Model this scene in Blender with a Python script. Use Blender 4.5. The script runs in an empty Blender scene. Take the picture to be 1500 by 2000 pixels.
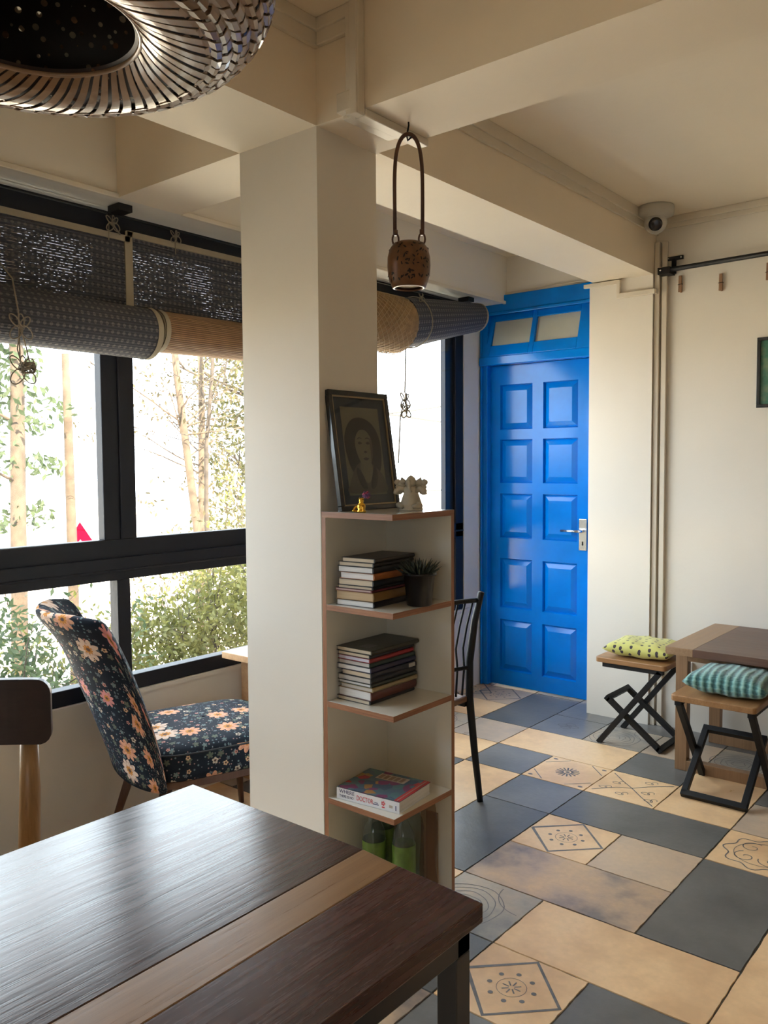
import bpy, bmesh, math, random
from math import sin, cos, pi, radians, sqrt, atan2
from mathutils import Vector, Matrix
random.seed(11)
SC = bpy.context.scene
COL = SC.collection
# ------------------------------------------------------------------ camera, world, light
CAMZ = 1.45
yaw, pitch, roll = radians(39.42), radians(-3.32), radians(-0.38)
fw = Vector((-sin(yaw)*cos(pitch), cos(yaw)*cos(pitch), sin(pitch)))
rt = Vector((cos(yaw), sin(yaw), 0)); up = rt.cross(fw)
r2 = rt*cos(roll)+up*sin(roll); u2 = -rt*sin(roll)+up*cos(roll)
cd = bpy.data.cameras.new('camera'); cam = bpy.data.objects.new('camera', cd); COL.objects.link(cam)
M3 = Matrix((r2, u2, -fw)).transposed()
cam.matrix_world = Matrix.Translation((0, 0, CAMZ)) @ M3.to_4x4()
cd.sensor_fit = 'VERTICAL'; cd.sensor_height = 36.0; cd.sensor_width = 27.0
cd.lens = 1634.0/2000.0*36.0; cd.clip_start = 0.02; cd.clip_end = 300
SC.camera = cam
wd = bpy.data.worlds.new('sky'); SC.world = wd; wd.use_nodes = True
bg = wd.node_tree.nodes['Background']
bg.inputs[0].default_value = (0.82, 0.92, 1.0, 1); bg.inputs[1].default_value = 7.0
SC.view_settings.view_transform = 'Standard'; SC.view_settings.look = 'None'
SC.view_settings.gamma = 1.0; SC.view_settings.use_curve_mapping = False
SC.view_settings.exposure = 0.62
SC.cycles.use_denoising = True
SC.cycles.max_bounces = 14; SC.cycles.diffuse_bounces = 8; SC.cycles.glossy_bounces = 5
SC.cycles.transparent_max_bounces = 24; SC.cycles.transmission_bounces = 6
SC.cycles.sample_clamp_indirect = 12.0; SC.cycles.caustics_reflective = False; SC.cycles.caustics_refractive = False
def light(name, kind, loc, energy, color, direction=None, size=None, portal=False):
    l = bpy.data.lights.new(name, kind); l.energy = energy; l.color = color
    if kind == 'AREA':
        l.shape = 'RECTANGLE'; l.size, l.size_y = size
        if portal: l.cycles.is_portal = True
    if kind == 'SUN': l.angle = radians(0.8)
    o = bpy.data.objects.new(name, l); COL.objects.link(o); o.location = loc
    if direction is not None: o.rotation_euler = Vector(direction).to_track_quat('-Z', 'Y').to_euler()
    return o
light('sun', 'SUN', (0, 0, 8), 34.0, (1.0, 0.84, 0.62), (-0.80, 0.28, -0.80))
ZC = 2.745; ZB = 2.452            # ceiling and beam heights
YD, YR, XW = 4.647, 4.47, -2.97   # door wall, far wall, window wall
XR, YN = 4.2, -2.6                # unseen right and near walls
light('portal_left', 'AREA', (-3.12, 2.1, 1.48), 1, (1, 1, 1), (1, 0, 0), (4.7, 1.95), True)
light('portal_near', 'AREA', (.9, YN-.1, 1.0), 1, (1, 1, 1), (0, 1, 0), (1.4, 1.7), True)

# ------------------------------------------------------------------ material helpers
MATS = {}
class N:
    """tiny node-graph helper"""
    def __init__(s, name):
        s.m = bpy.data.materials.new(name); s.m.use_nodes = True
        s.t = s.m.node_tree; s.b = s.t.nodes['Principled BSDF']; s.out = s.t.nodes['Material Output']
    def n(s, typ, **kw):
        x = s.t.nodes.new(typ)
        for k, v in kw.items(): setattr(x, k, v)
        return x
    def l(s, a, b): s.t.links.new(a, b)
    def put(s, sock, v):
        if hasattr(v, 'is_linked') or hasattr(v, 'links'): s.l(v, sock)
        else: sock.default_value = v
    def coord(s, kind='Object', scale=None, rot=None, loc=None):
        c = s.n('ShaderNodeTexCoord').outputs[kind]
        if scale or rot or loc:
            mp = s.n('ShaderNodeMapping'); s.l(c, mp.inputs[0])
            if scale: mp.inputs['Scale'].default_value = scale
            if rot: mp.inputs['Rotation'].default_value = rot
            if loc: mp.inputs['Location'].default_value = loc
            return mp.outputs[0]
        return c
    def noise(s, vec, scale, detail=3, rough=.55, out=0):
        x = s.n('ShaderNodeTexNoise'); s.l(vec, x.inputs['Vector']); x.inputs['Scale'].default_value = scale
        x.inputs['Detail'].default_value = detail; x.inputs['Roughness'].default_value = rough
        return x.outputs[out]
    def ramp(s, fac, stops, interp='LINEAR'):
        x = s.n('ShaderNodeValToRGB'); s.l(fac, x.inputs[0]); x.color_ramp.interpolation = interp
        els = x.color_ramp.elements
        while len(els) < len(stops): els.new(0.5)
        for e, (p, c) in zip(els, stops): e.position = p; e.color = (*c, 1)
        return x.outputs[0]
    def math(s, op, a, b=None, c=None):
        x = s.n('ShaderNodeMath', operation=op)
        s.put(x.inputs[0], a)
        if b is not None: s.put(x.inputs[1], b)
        if c is not None: s.put(x.inputs[2], c)
        return x.outputs[0]
    def mix(s, fac, a, b, blend='MIX'):
        x = s.n('ShaderNodeMix', data_type='RGBA', blend_type=blend)
        s.put(x.inputs[0], fac)
        for i, v in ((6, a), (7, b)):
            if isinstance(v, tuple): x.inputs[i].default_value = (*v[:3], 1)
            else: s.l(v, x.inputs[i])
        return x.outputs[2]
    def col(s, v):
        if isinstance(v, tuple): s.b.inputs['Base Color'].default_value = (*v[:3], 1)
        else: s.l(v, s.b.inputs['Base Color'])
    def bump(s, h, strength=.3, dist=.01):
        x = s.n('ShaderNodeBump'); s.l(h, x.inputs['Height']); x.inputs['Strength'].default_value = strength
        x.inputs['Distance'].default_value = dist; s.l(x.outputs[0], s.b.inputs['Normal'])
def plain(name, color, rough=.5, metal=0., var=.06, scale=6., bump=0., coat=0., spec=None, sheen=0.):
    g = N(name); v = g.coord('Object')
    nz = g.noise(v, scale, 4)
    c = g.ramp(nz, [(.3, tuple(x*(1-var) for x in color)), (.7, tuple(min(1, x*(1+var)) for x in color))])
    g.col(c); g.b.inputs['Roughness'].default_value = rough; g.b.inputs['Metallic'].default_value = metal
    if coat: g.b.inputs['Coat Weight'].default_value = coat; g.b.inputs['Coat Roughness'].default_value = .06
    if spec is not None: g.b.inputs['Specular IOR Level'].default_value = spec
    if sheen: g.b.inputs['Sheen Weight'].default_value = sheen
    if bump: g.bump(g.noise(v, scale*12, 3), bump, .004)
    return g.m
def wood(name, c1, c2, rough=.4, axis='Y', scale=1., streak=.5, bump=.12, coat=0., spec=.5):
    g = N(name)
    sc = {'X': (.3, 9, 9), 'Y': (9, .3, 9), 'Z': (9, 9, .3)}[axis]
    v = g.coord('Object', scale=tuple(x*scale for x in sc))
    a = g.noise(v, 1.6, 6, .62); v2 = g.coord('Object', scale=tuple(x*scale*5 for x in sc)); b = g.noise(v2, 2.0, 5, .7)
    f = g.math('ADD', g.math('MULTIPLY', a, 1-streak), g.math('MULTIPLY', b, streak))
    g.col(g.ramp(f, [(.33, c1), (.5, tuple((x+y)/2 for x, y in zip(c1, c2))), (.66, c2)]))
    g.l(g.math('MULTIPLY_ADD', b, .25, rough-.12), g.b.inputs['Roughness'])
    g.b.inputs['Specular IOR Level'].default_value = spec
    if coat: g.b.inputs['Coat Weight'].default_value = coat; g.b.inputs['Coat Roughness'].default_value = .12
    g.bump(b, bump, .003)
    return g.m
def plaster(name, c, rough=.62):
    g = N(name); v = g.coord('Object')
    nz = g.noise(v, 1.7, 5); g.col(g.ramp(nz, [(.3, tuple(x*.95 for x in c)), (.7, c)]))
    g.b.inputs['Roughness'].default_value = rough; g.b.inputs['Specular IOR Level'].default_value = .35
    g.bump(g.noise(v, 9, 5, .6), .10, .02)
    return g.m
def clear(name, tint, refl=.9, rough=.02, body=0., bodycol=(1, 1, 1)):
    g = N(name)
    tr = g.n('ShaderNodeBsdfTransparent'); tr.inputs[0].default_value = (*tint, 1)
    gl = g.n('ShaderNodeBsdfGlossy'); gl.inputs['Roughness'].default_value = rough
    fr = g.n('ShaderNodeFresnel'); fr.inputs[0].default_value = 1.45
    mx = g.n('ShaderNodeMixShader'); ge = g.n('ShaderNodeNewGeometry'); g.l(g.math('MULTIPLY', g.math('MULTIPLY', fr.outputs[0], refl), g.math('SUBTRACT', 1., ge.outputs['Backfacing'])), mx.inputs[0]); g.l(tr.outputs[0], mx.inputs[1]); g.l(gl.outputs[0], mx.inputs[2])
    last = mx.outputs[0]
    if body:
        df = g.n('ShaderNodeBsdfDiffuse'); df.inputs[0].default_value = (*bodycol, 1)
        m2 = g.n('ShaderNodeMixShader'); m2.inputs[0].default_value = body; g.l(last, m2.inputs[1]); g.l(df.outputs[0], m2.inputs[2]); last = m2.outputs[0]
    g.l(last, g.out.inputs[0]); g.t.nodes.remove(g.b)
    return g.m

M = {}
M['wall'] = plaster('cream_paint', (.74, .70, .63))
M['ceil'] = plaster('ceiling_paint', (.82, .725, .585))
M['wiretrim'] = plain('cream_plastic_trunking', (.66, .60, .50), .45, var=.03)
M['blackframe'] = plain('dark_window_aluminium', (.012, .014, .021), .55, .0, spec=.3)
M['pane'] = clear('window_glass', (.97, .98, .98))
M['blue'] = plain('glossy_blue_paint', (.0, .170, .62), .15, var=.10, scale=5, bump=.04, spec=.30)
M['frosted'] = plain('frosted_glass', (.42, .43, .38), .35)
M['chrome'] = plain('chrome', (.75, .75, .75), .18, 1.)
M['black'] = plain('black_metal', (.008, .008, .009), .5, spec=.32)
M['black_satin'] = plain('black_satin_steel', (.014, .013, .013), .30, spec=.6)
M['white_plastic'] = plain('white_plastic', (.72, .71, .68), .4)
M['grey_plastic'] = plain('grey_white_plastic', (.50, .48, .43), .4)
M['lens'] = plain('dark_lens', (.008, .008, .01), .12)
M['grout'] = plain('grout', (.13, .12, .11), .8)
M['laminate'] = plain('pale_grey_laminate', (.64, .62, .55), .14, var=.03, coat=.15)
M['ply'] = wood('plywood_edge', (.17, .062, .028), (.36, .17, .085), .5, 'Y', 2.5, .6)
M['plyX'] = wood('plywood_edge_across', (.17, .062, .028), (.36, .17, .085), .5, 'X', 2.5, .6)
M['plyZ'] = wood('plywood_edge_upright', (.17, .062, .028), (.36, .17, .085), .5, 'Z', 2.5, .6)

# ------------------------------------------------------------------ mesh helpers
class MB:
    def __init__(s): s.v = []; s.f = []; s.mi = []; s.sm = []; s.uv = {}
    def add(s, vs, fs, mi=0, smooth=False, uvs=None):
        o = len(s.v); s.v += [tuple(v) for v in vs]
        for k, f in enumerate(fs):
            if uvs is not None: s.uv[len(s.f)] = [uvs[i] for i in f]
            s.f.append([i+o for i in f]); s.mi.append(mi); s.sm.append(smooth)
        return s
    def box(s, x0, x1, y0, y1, z0, z1, mi=0):
        v = [(x, y, z) for z in (z0, z1) for y in (y0, y1) for x in (x0, x1)]
        return s.add(v, [(0, 2, 3, 1), (4, 5, 7, 6), (0, 1, 5, 4), (2, 6, 7, 3), (0, 4, 6, 2), (1, 3, 7, 5)], mi)
    def bar(s, a, b, w, h, up=(0, 0, 1), mi=0):
        a, b = Vector(a), Vector(b); d = (b-a).normalized(); upv = Vector(up)
        sx = d.cross(upv)
        if sx.length < 1e-4: sx = d.cross(Vector((1, 0, 0)))
        sx.normalize(); sy = sx.cross(d)
        v = [p+sx*i*w/2+sy*j*h/2 for p in (a, b) for j in (-1, 1) for i in (-1, 1)]
        return s.add(v, [(0, 2, 3, 1), (4, 5, 7, 6), (0, 1, 5, 4), (2, 6, 7, 3), (0, 4, 6, 2), (1, 3, 7, 5)], mi)
    def tube(s, pts, r, seg=10, mi=0, cap=True, closed=False):
        pts = [Vector(p) for p in pts]; n = len(pts); rr = r if isinstance(r, (list, tuple)) else [r]*n
        rings = []; nrm = None
        for i, p in enumerate(pts):
            if closed: t = (pts[(i+1) % n]-pts[i-1]).normalized()
            else: t = (pts[min(i+1, n-1)]-pts[max(i-1, 0)]).normalized()
            if nrm is None:
                nrm = t.cross(Vector((0, 0, 1)))
                if nrm.length < 1e-3: nrm = t.cross(Vector((1, 0, 0)))
            nrm = (nrm - t*nrm.dot(t)).normalized(); bn = t.cross(nrm)
            rings.append([p+(nrm*cos(2*pi*k/seg)+bn*sin(2*pi*k/seg))*rr[i] for k in range(seg)])
        v = [q for R in rings for q in R]; f = []
        for i in range(n if closed else n-1):
            j = (i+1) % n
            for k in range(seg): f.append((i*seg+k, i*seg+(k+1) % seg, j*seg+(k+1) % seg, j*seg+k))
        if cap and not closed: f.append(tuple(range(seg))[::-1]); f.append(tuple((n-1)*seg+k for k in range(seg)))
        return s.add(v, f, mi, True)
    def lathe(s, prof, c=(0, 0, 0), seg=32, mi=0, axis=None):
        c = Vector(c); v = []; f = []; q = Matrix.Identity(3) if axis is None else Vector((0, 0, 1)).rotation_difference(Vector(axis)).to_matrix()
        for r, z in prof:
            for k in range(seg): v.append(c+q@Vector((r*cos(2*pi*k/seg), r*sin(2*pi*k/seg), z)))
        for i in range(len(prof)-1):
            for k in range(seg): f.append((i*seg+k, i*seg+(k+1) % seg, (i+1)*seg+(k+1) % seg, (i+1)*seg+k))
        return s.add(v, f, mi, True)
    def prism(s, poly, z0, z1, mi=0, axis='z'):
        n = len(poly)
        def P(a, b, h): return (a, b, h) if axis == 'z' else ((a, h, b) if axis == 'y' else (h, a, b))
        v = [P(a, b, z0) for a, b in poly]+[P(a, b, z1) for a, b in poly]
        f = [tuple(range(n))[::-1], tuple(range(n, 2*n))]+[(i, (i+1) % n, n+(i+1) % n, n+i) for i in range(n)]
        return s.add(v, f, mi)
    def grid(s, fn, nu, nv, mi=0, closeu=False, uvf=None, smooth=True):
        v = []; uv = []
        for i in range(nu):
            for j in range(nv):
                v.append(fn(i/(nu if closeu else nu-1), j/(nv-1)))
                uv.append(uvf(i/(nu if closeu else nu-1), j/(nv-1)) if uvf else (0, 0))
        f = []
        for i in range(nu if closeu else nu-1):
            for j in range(nv-1):
                a = (i+1) % nu; f.append((i*nv+j, a*nv+j, a*nv+j+1, i*nv+j+1))
        return s.add(v, f, mi, smooth, uv if uvf else None)
    def build(s, name, mats, parent=None, bevel=0, fixn=True, seg=2):
        me = bpy.data.meshes.new(name); me.from_pydata(s.v, [], s.f)
        if not isinstance(mats, (list, tuple)): mats = [mats]
        for m in mats: me.materials.append(M[m] if isinstance(m, str) else m)
        for p, mi, sm in zip(me.polygons, s.mi, s.sm): p.material_index = mi; p.use_smooth = sm
        if s.uv:
            u = me.uv_layers.new(name='uv')
            for p in me.polygons:
                if p.index in s.uv:
                    for li, c in zip(p.loop_indices, s.uv[p.index]): u.data[li].uv = c
        if fixn:
            bm = bmesh.new(); bm.from_mesh(me); bmesh.ops.recalc_face_normals(bm, faces=bm.faces); bm.to_mesh(me); bm.free()
        me.update()
        o = bpy.data.objects.new(name, me); COL.objects.link(o)
        if parent is not None: o.parent = parent
        if bevel:
            b = o.modifiers.new('bevel', 'BEVEL'); b.width = bevel; b.segments = seg; b.limit_method = 'ANGLE'
        return o
def box(*a): return MB().box(*a)
def tag(o, label=None, cat=None, group=None, kind=None):
    if label: o['label'] = label
    if cat: o['category'] = cat
    if group: o['group'] = group
    if kind: o['kind'] = kind
    return o
def thing(name, label, cat, loc=(0, 0, 0), rz=0, group=None):
    o = bpy.data.objects.new(name, None); COL.objects.link(o); o.location = loc; o.rotation_euler = (0, 0, rz)
    o.empty_display_size = .05
    return tag(o, label, cat, group)
def struct(name, mb, mats, parent=None, bevel=0):
    o = mb.build(name, mats, parent, bevel)
    if parent is None: o['kind'] = 'structure'
    return o
def dup(root, loc, rz, label, group=None):
    r = root.copy(); COL.objects.link(r); r.location = loc; r.rotation_euler = (0, 0, rz); r['label'] = label
    if group: r['group'] = group
    for ch in list(root.children):
        c = ch.copy(); COL.objects.link(c); c.parent = r
        for g in ch.children:
            d = g.copy(); COL.objects.link(d); d.parent = c
    return r

# ------------------------------------------------------------------ floor tiles
def tilemat(name, a, b, c=None, rough=.33, blot=2.2):
    g = N(name); v = g.coord('Object')
    n1 = g.noise(v, blot, 5, .6); n2 = g.noise(v, 45, 4, .6)
    base = g.ramp(n1, [(.38, a), (.52, b), (.66, c or b)])
    g.col(g.mix(g.ramp(n2, [(.35, (0, 0, 0)), (.8, (.35, .35, .35))]), base, tuple(x*.72 for x in b)))
    g.l(g.math('MULTIPLY_ADD', n1, .3, rough-.15), g.b.inputs['Roughness'])
    g.bump(g.noise(v, 14, 5, .7), .25, .006)
    return g.m
M['sand'] = tilemat('sand_tile', (.68, .43, .23), (.88, .60, .33), (.90, .65, .39))
M['sand_grey'] = tilemat('greyish_sand_tile', (.42, .34, .27), (.60, .46, .33), (.68, .50, .33))
M['sand_smoke'] = tilemat('smoky_sand_tile', (.20, .17, .16), (.50, .36, .25), (.66, .45, .26), blot=3.2)
M['slate'] = tilemat('slate_tile', (.105, .104, .100), (.150, .147, .140), (.185, .178, .168))
M['slate_light'] = tilemat('light_slate_tile', (.15, .15, .147), (.205, .20, .195), (.25, .24, .225))
M['pattern_ink'] = plain('faded_tile_ink', (.16, .15, .15), .5, var=.25, scale=30)
M['ring_tile'] = tilemat('ringed_stone_tile', (.24, .23, .21), (.40, .35, .28), (.50, .40, .29), blot=4)
PX, PY, TX0, TY0 = .3145, .3130, -1.625, 3.040
def build_floor():
    mb = MB(); mb.box(XW-.03, XR, YN, YD+.05, -.06, -.004, 0)
    mats = ['grout', 'sand', 'sand_grey', 'sand_smoke', 'slate', 'slate_light', 'pattern_ink', 'ring_tile']
    idx = {m: i for i, m in enumerate(mats)}
    spec = [(0, 0, 2, 1, 'slate'), (0, -1, 1, 1, 'sand', 'diamond'), (1, -1, 1, 1, 'sand_grey'), (0, -2, 2, 1, 'sand_smoke'),
            (2, -2, 1, 2, 'slate'), (2, 0, 1, 1, 'sand', 'scroll'), (0, -3, 1, 1, 'ring_tile', 'rings'), (1, -3, 2, 1, 'sand'),
            (1, -4, 1, 1, 'sand', 'diamond'), (2, -4, 1, 1, 'slate'), (0, -4, 1, 1, 'slate'), (-1, -2, 1, 2, 'slate'), (-1, 0, 1, 1, 'slate_light'),
            (-1, 1, 1, 1, 'sand', 'flower'), (0, 1, 1, 1, 'sand', 'vine'), (0, 2, 1, 1, 'slate'), (1, 1, 1, 2, 'sand'), (2, 1, 1, 1, 'sand_grey'),
            (-2, 1, 1, 1, 'slate_light'), (-2, 2, 2, 1, 'sand'), (-2, 3, 1, 1, 'slate_light', 'swirl'), (-2, 4, 1, 2, 'slate_light'),
            (-3, 3, 1, 2, 'slate'), (-1, 3, 1, 1, 'ring_tile', 'rings'), (-4, 4, 1, 1, 'sand_grey', 'diamond'), (-4, 3, 1, 1, 'sand'),
            (-3, 2, 1, 1, 'sand_grey'), (-4, 2, 1, 1, 'ring_tile', 'rings'), (-4, 1, 2, 1, 'sand'), (-3, 0, 1, 1, 'slate'),
            (-2, -1, 1, 2, 'sand'), (3, -3, 1, 2, 'sand'), (0, 3, 1, 1, 'sand_grey'), (1, 3, 1, 1, 'ring_tile', 'rings'), (2, 2, 1, 1, 'slate'),
            (2, 3, 2, 1, 'sand'), (-1, 4, 2, 1, 'slate_light'), (3, -4, 1, 1, 'sand_grey'), (3, 0, 1, 2, 'slate'), (3, -1, 1, 1, 'sand_smoke'),
            (-1, -3, 1, 1, 'sand'), (-2, -3, 1, 2, 'slate'), (-3, 5, 1, 1, 'slate'), (-4, 5, 1, 1, 'sand')]
    used = {}
    for t in spec:
        for i in range(t[2]):
            for j in range(t[3]): used[(t[0]+i, t[1]+j)] = 1
    rnd = random.Random(5); allt = list(spec)
    for i in range(-5, 19):
        for j in range(-19, 6):
            if (i, j) in used: continue
            w = 2 if (rnd.random() < .4 and (i+1, j) not in used) else 1
            for k in range(w): used[(i+k, j)] = 1
            m = rnd.choice(['sand', 'sand', 'sand_grey', 'slate', 'slate', 'slate_light', 'sand_smoke'])
            allt.append((i, j, w, 1, m, 'diamond') if (w == 1 and m == 'sand' and rnd.random() < .4) else (i, j, w, 1, m))
    K = idx['pattern_ink']; zp = .0006
    def strip(pts, w, closed=False):
        pts = [Vector((p[0], p[1], 0)) for p in pts]; n = len(pts); v = []
        for i, p in enumerate(pts):
            t = (pts[(i+1) % n]-pts[i-1]) if closed else (pts[min(i+1, n-1)]-pts[max(i-1, 0)])
            t.normalize(); q = Vector((-t.y, t.x, 0))*w/2
            v += [(p.x-q.x, p.y-q.y, zp), (p.x+q.x, p.y+q.y, zp)]
        f = [(2*i, (2*i+2) % (2*n), (2*i+3) % (2*n), 2*i+1) for i in range(n if closed else n-1)]
        mb.add(v, f, K)
    def circ(cx, cy, rx, ry=None, n=28, a0=0, a1=2*pi): ry = ry or rx; return [(cx+rx*cos(a0+(a1-a0)*k/n), cy+ry*sin(a0+(a1-a0)*k/n)) for k in range(n+(0 if abs(a1-a0-2*pi) < 1e-6 else 1))]
    def dot(cx, cy, r, ry=None): mb.add([(x, y, zp) for x, y in circ(cx, cy, r, ry, 12)], [tuple(range(12))], K)
    for t in allt:
        x0 = TX0+t[0]*PX; x1 = x0+t[2]*PX; y0 = TY0+t[1]*PY; y1 = y0+t[3]*PY
        x0 = max(x0, XW-.02); x1 = min(x1, XR); y0 = max(y0, YN); y1 = min(y1, YD+.04)
        if x1-x0 < .02 or y1-y0 < .02: continue
        g = .0032; J = []   # slightly ragged tile edges
        def edge(ax, ay, bx, by):
            n = 14
            for k in range(n):
                q = k/n; w = rnd.uniform(-.0013, .0013) if k else 0
                if ax == bx: J.append((ax+w, ay+(by-ay)*q))
                else: J.append((ax+(bx-ax)*q, ay+w))
        edge(x0+g, y0+g, x1-g, y0+g); edge(x1-g, y0+g, x1-g, y1-g); edge(x1-g, y1-g, x0+g, y1-g); edge(x0+g, y1-g, x0+g, y0+g)
        mb.prism(J, -.004, 0, idx[t[4]])
        if len(t) > 5:
            cx, cy = (x0+x1)/2, (y0+y1)/2; k = t[5]; P = PX
            if k == 'diamond':
                d = P*.47; strip([(cx-d, cy), (cx, cy+d), (cx+d, cy), (cx, cy-d), (cx-d, cy)], .012)
                for a in range(8): dot(cx+.064*cos(a*pi/4+.2), cy+.064*sin(a*pi/4+.2), .0075)
                for a in range(8): strip([(cx+.008*cos(a*pi/4), cy+.008*sin(a*pi/4)), (cx+.028*cos(a*pi/4), cy+.028*sin(a*pi/4))], .004)
                strip(circ(cx, cy, .042, n=20), .0016, True)
            if k == 'rings':
                qx, qy = x0+P*.38, y0+P*.42
                for r in (.03, .055, .08, .105, .13): strip([(qx+(r+.004*sin(5*a+r*90))*cos(a), qy+(r+.004*cos(4*a+r*60))*sin(a)) for a in [2*pi*z/36 for z in range(36)]], .0032, True)
                strip(circ(x1-.02, y1-.02, .12, n=14, a0=pi, a1=1.5*pi), .003)
            if k == 'flower':
                for a in range(16):
                    ca, sa = cos(a*pi/8), sin(a*pi/8); strip([(cx+.018*ca, cy+.018*sa), (cx+.035*ca, cy+.035*sa), (cx+.056*ca, cy+.056*sa)], .0075)
                dot(cx, cy, .010)
                for sx, sy in ((-1, -1), (-1, 1), (1, -1), (1, 1)):
                    qx, qy = cx+sx*P*.40, cy+sy*P*.40
                    dot(qx, qy, .012, .008); strip([(cx+sx*P*.46, cy+sy*P*.18), (cx+sx*P*.34, cy+sy*P*.30), (cx+sx*P*.18, cy+sy*P*.46)], .005)
            if k == 'vine':
                strip([(x0+.02, y0+.04), (cx-.06, cy-.03), (cx, cy), (cx+.05, cy+.06), (x1-.02, y1-.02)], .005)
                strip([(x0+.02, y1-.03), (cx-.07, cy+.06), (cx, cy), (cx+.07, cy-.07), (x1-.01, y0+.02)], .005)
                for qx, qy in ((cx+.07, cy-.02), (cx+.04, cy+.10), (cx-.08, cy+.02), (cx-.02, cy-.09), (cx+.11, cy-.09), (cx-.11, cy-.06)):
                    strip(circ(qx, qy, .018, .012, 16), .0032, True)
                    strip(circ(qx+.02, qy+.012, .013, .018, 14, 0, 1.5*pi), .003)
            if k == 'swirl':
                for a in range(4):
                    qx, qy = cx+.032*cos(a*pi/2), cy+.032*sin(a*pi/2); strip(circ(qx, qy, .028, .018, 18), .005, True)
                strip(circ(cx, cy, .016), .004, True)
            if k == 'scroll':
                strip([(cx+(.125+.012*cos(8*a))*cos(a), cy+(.125+.012*cos(8*a))*sin(a)) for a in [2*pi*z/64 for z in range(64)]], .005, True)
                for a in range(4):
                    qx, qy = cx+.062*cos(a*pi/2+pi/4), cy+.062*sin(a*pi/2+pi/4)
                    strip([(qx+(.045-.0052*b)*cos(b+a), qy+(.045-.0052*b)*sin(b+a)) for b in [z*.3 for z in range(25)]], .0038)
                strip(circ(cx, cy, .095, n=30), .0025, True)
    struct('floor', mb, mats)
build_floor()

# ------------------------------------------------------------------ room shell
struct('ceiling', box(XW-.3, XR+.3, YN-.3, YD+.3, ZC, ZC+.2), 'ceil')
XP0, XP1, YP0, YP1 = -2.108, -1.765, 1.843, 2.132
mb = MB()
mb.box(XP0, XP1, YN, YD, ZB, ZC)                 # long beam towards the far wall
struct('ceiling_beam', mb, 'ceil')
mb = MB(); mb.box(XP1, XR, YP0, YP1, ZB, ZC); mb.box(-2.80, XP0, YP0, YP1, ZB, ZC)
struct('ceiling_crossbeam', mb, 'ceil')
mb = MB(); mb.box(XP0, XP1, YP0, 1.99, 0, ZB); mb.box(XP0, XP1-.012, 1.99, YP1, 0, ZB)
struct('wall_near_pillar', mb, 'wall')
struct('wall_far_pillar', box(-2.130, -1.765, 4.428, YD, 0, ZB), 'wall')
# window wall: sill wall, lintel, and ends
mb = MB(); mb.box(XW-.16, XW, YN, YD+.1, -1.2, .505); mb.box(XW-.16, XW+.012, YN, 4.50, .505, .522)
mb.box(XW-.16, -2.80, YN, YD+.1, ZB, ZC); mb.box(XW-.16, XW, 4.41, YD+.1, .505, ZB)
mb.box(XW-.16, XW, YN, -.25, .505, ZB)
struct('wall_left', mb, 'wall')
mb = MB(); mb.box(XW-.16, -1.95, YD, YD+.2, 2.505, ZC); mb.box(-2.12, XR+.2, YR, YD+.2, 0, ZC); mb.box(XW-.16, -2.0, 4.73, YD+.2, 0, 2.505)  # last box: unseen backing added to stop light leaking round the door
struct('wall_far', mb, 'wall')
mb = MB(); mb.box(XR, XR+.2, YN, YD, 0, ZC)
struct('wall_right', mb, 'wall')
mb = MB(); mb.box(XW-.16, XR+.2, YN-.2, YN, 0, .12); mb.box(XW-.16, XR+.2, YN-.2, YN, 1.85, ZC); mb.box(XW-.16, .2, YN-.2, YN, .12, 1.85); mb.box(1.6, XR+.2, YN-.2, YN, .12, 1.85)
struct('wall_near', mb, 'wall')

# wiring trunking (trims)
def trim(n, boxes, bevel=.003):
    mb = MB()
    for b in boxes: mb.box(*b)
    o = mb.build('trim_%d' % n, 'wiretrim', None, bevel); o['kind'] = 'structure'
trim(1, [(XP1, XP1+.018, YN, YP0, ZC-.075, ZC), (XP1, XP1+.026, YN, YP0, ZC-.036, ZC)])
trim(2, [(XP1+.02, -1.575, YP0-.018, YP0, ZC-.075, ZC), (XP1+.02, -1.575, YP0-.026, YP0, ZC-.036, ZC),
         (-1.622, -1.574, YP0-.030, YP0, ZB-.018, ZC-.002), (-1.655, -1.580, YP0-.032, YP0-.002, ZB-.004, ZB+.05), (-1.604, -1.577, YP0-.034, YP0-.001, ZB-.021, ZC-.003)])
trim(3, [(-1.612, -1.572, YP0, YP1+.01, ZB-.022, ZB), (-1.66, -1.60, YP0, YP1-.08, ZB-.012, ZB)])
trim(4, [(XP1, XP1+.020, YP1, YR, ZC-.050, ZC), (XP1, XP1+.012, YP1, YR, ZC-.085, ZC-.04)])
trim(5, [(-1.74, XR, YR-.02, YR, ZC-.035, ZC), (-1.74, XR, YR-.012, YR, ZC-.06, ZC-.03)])
trim(6, [(-2.16, -1.945, 4.410, 4.428, 2.425, 2.447), (-1.963, -1.943, 4.408, 4.428, 2.345, 2.44), (-1.95, -1.745, 4.405, 4.428, 2.345, 2.372), (-1.764, -1.742, 4.41, 4.47, 2.345, 2.372)])
trim(7, [(-1.763, -1.735, YR-.030, YR, 0, 2.62), (-1.725, -1.697, YR-.022, YR, 0, 2.62)])
trim(8, [(-2.80, -2.13, YD-.022, YD, 2.505, 2.522)])
trim(9, [(-2.802, -2.785, YN, YP0, ZB-.006, ZB+.014), (-2.802, -2.785, YP1, YD, ZB-.006, ZB+.014)])

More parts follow.
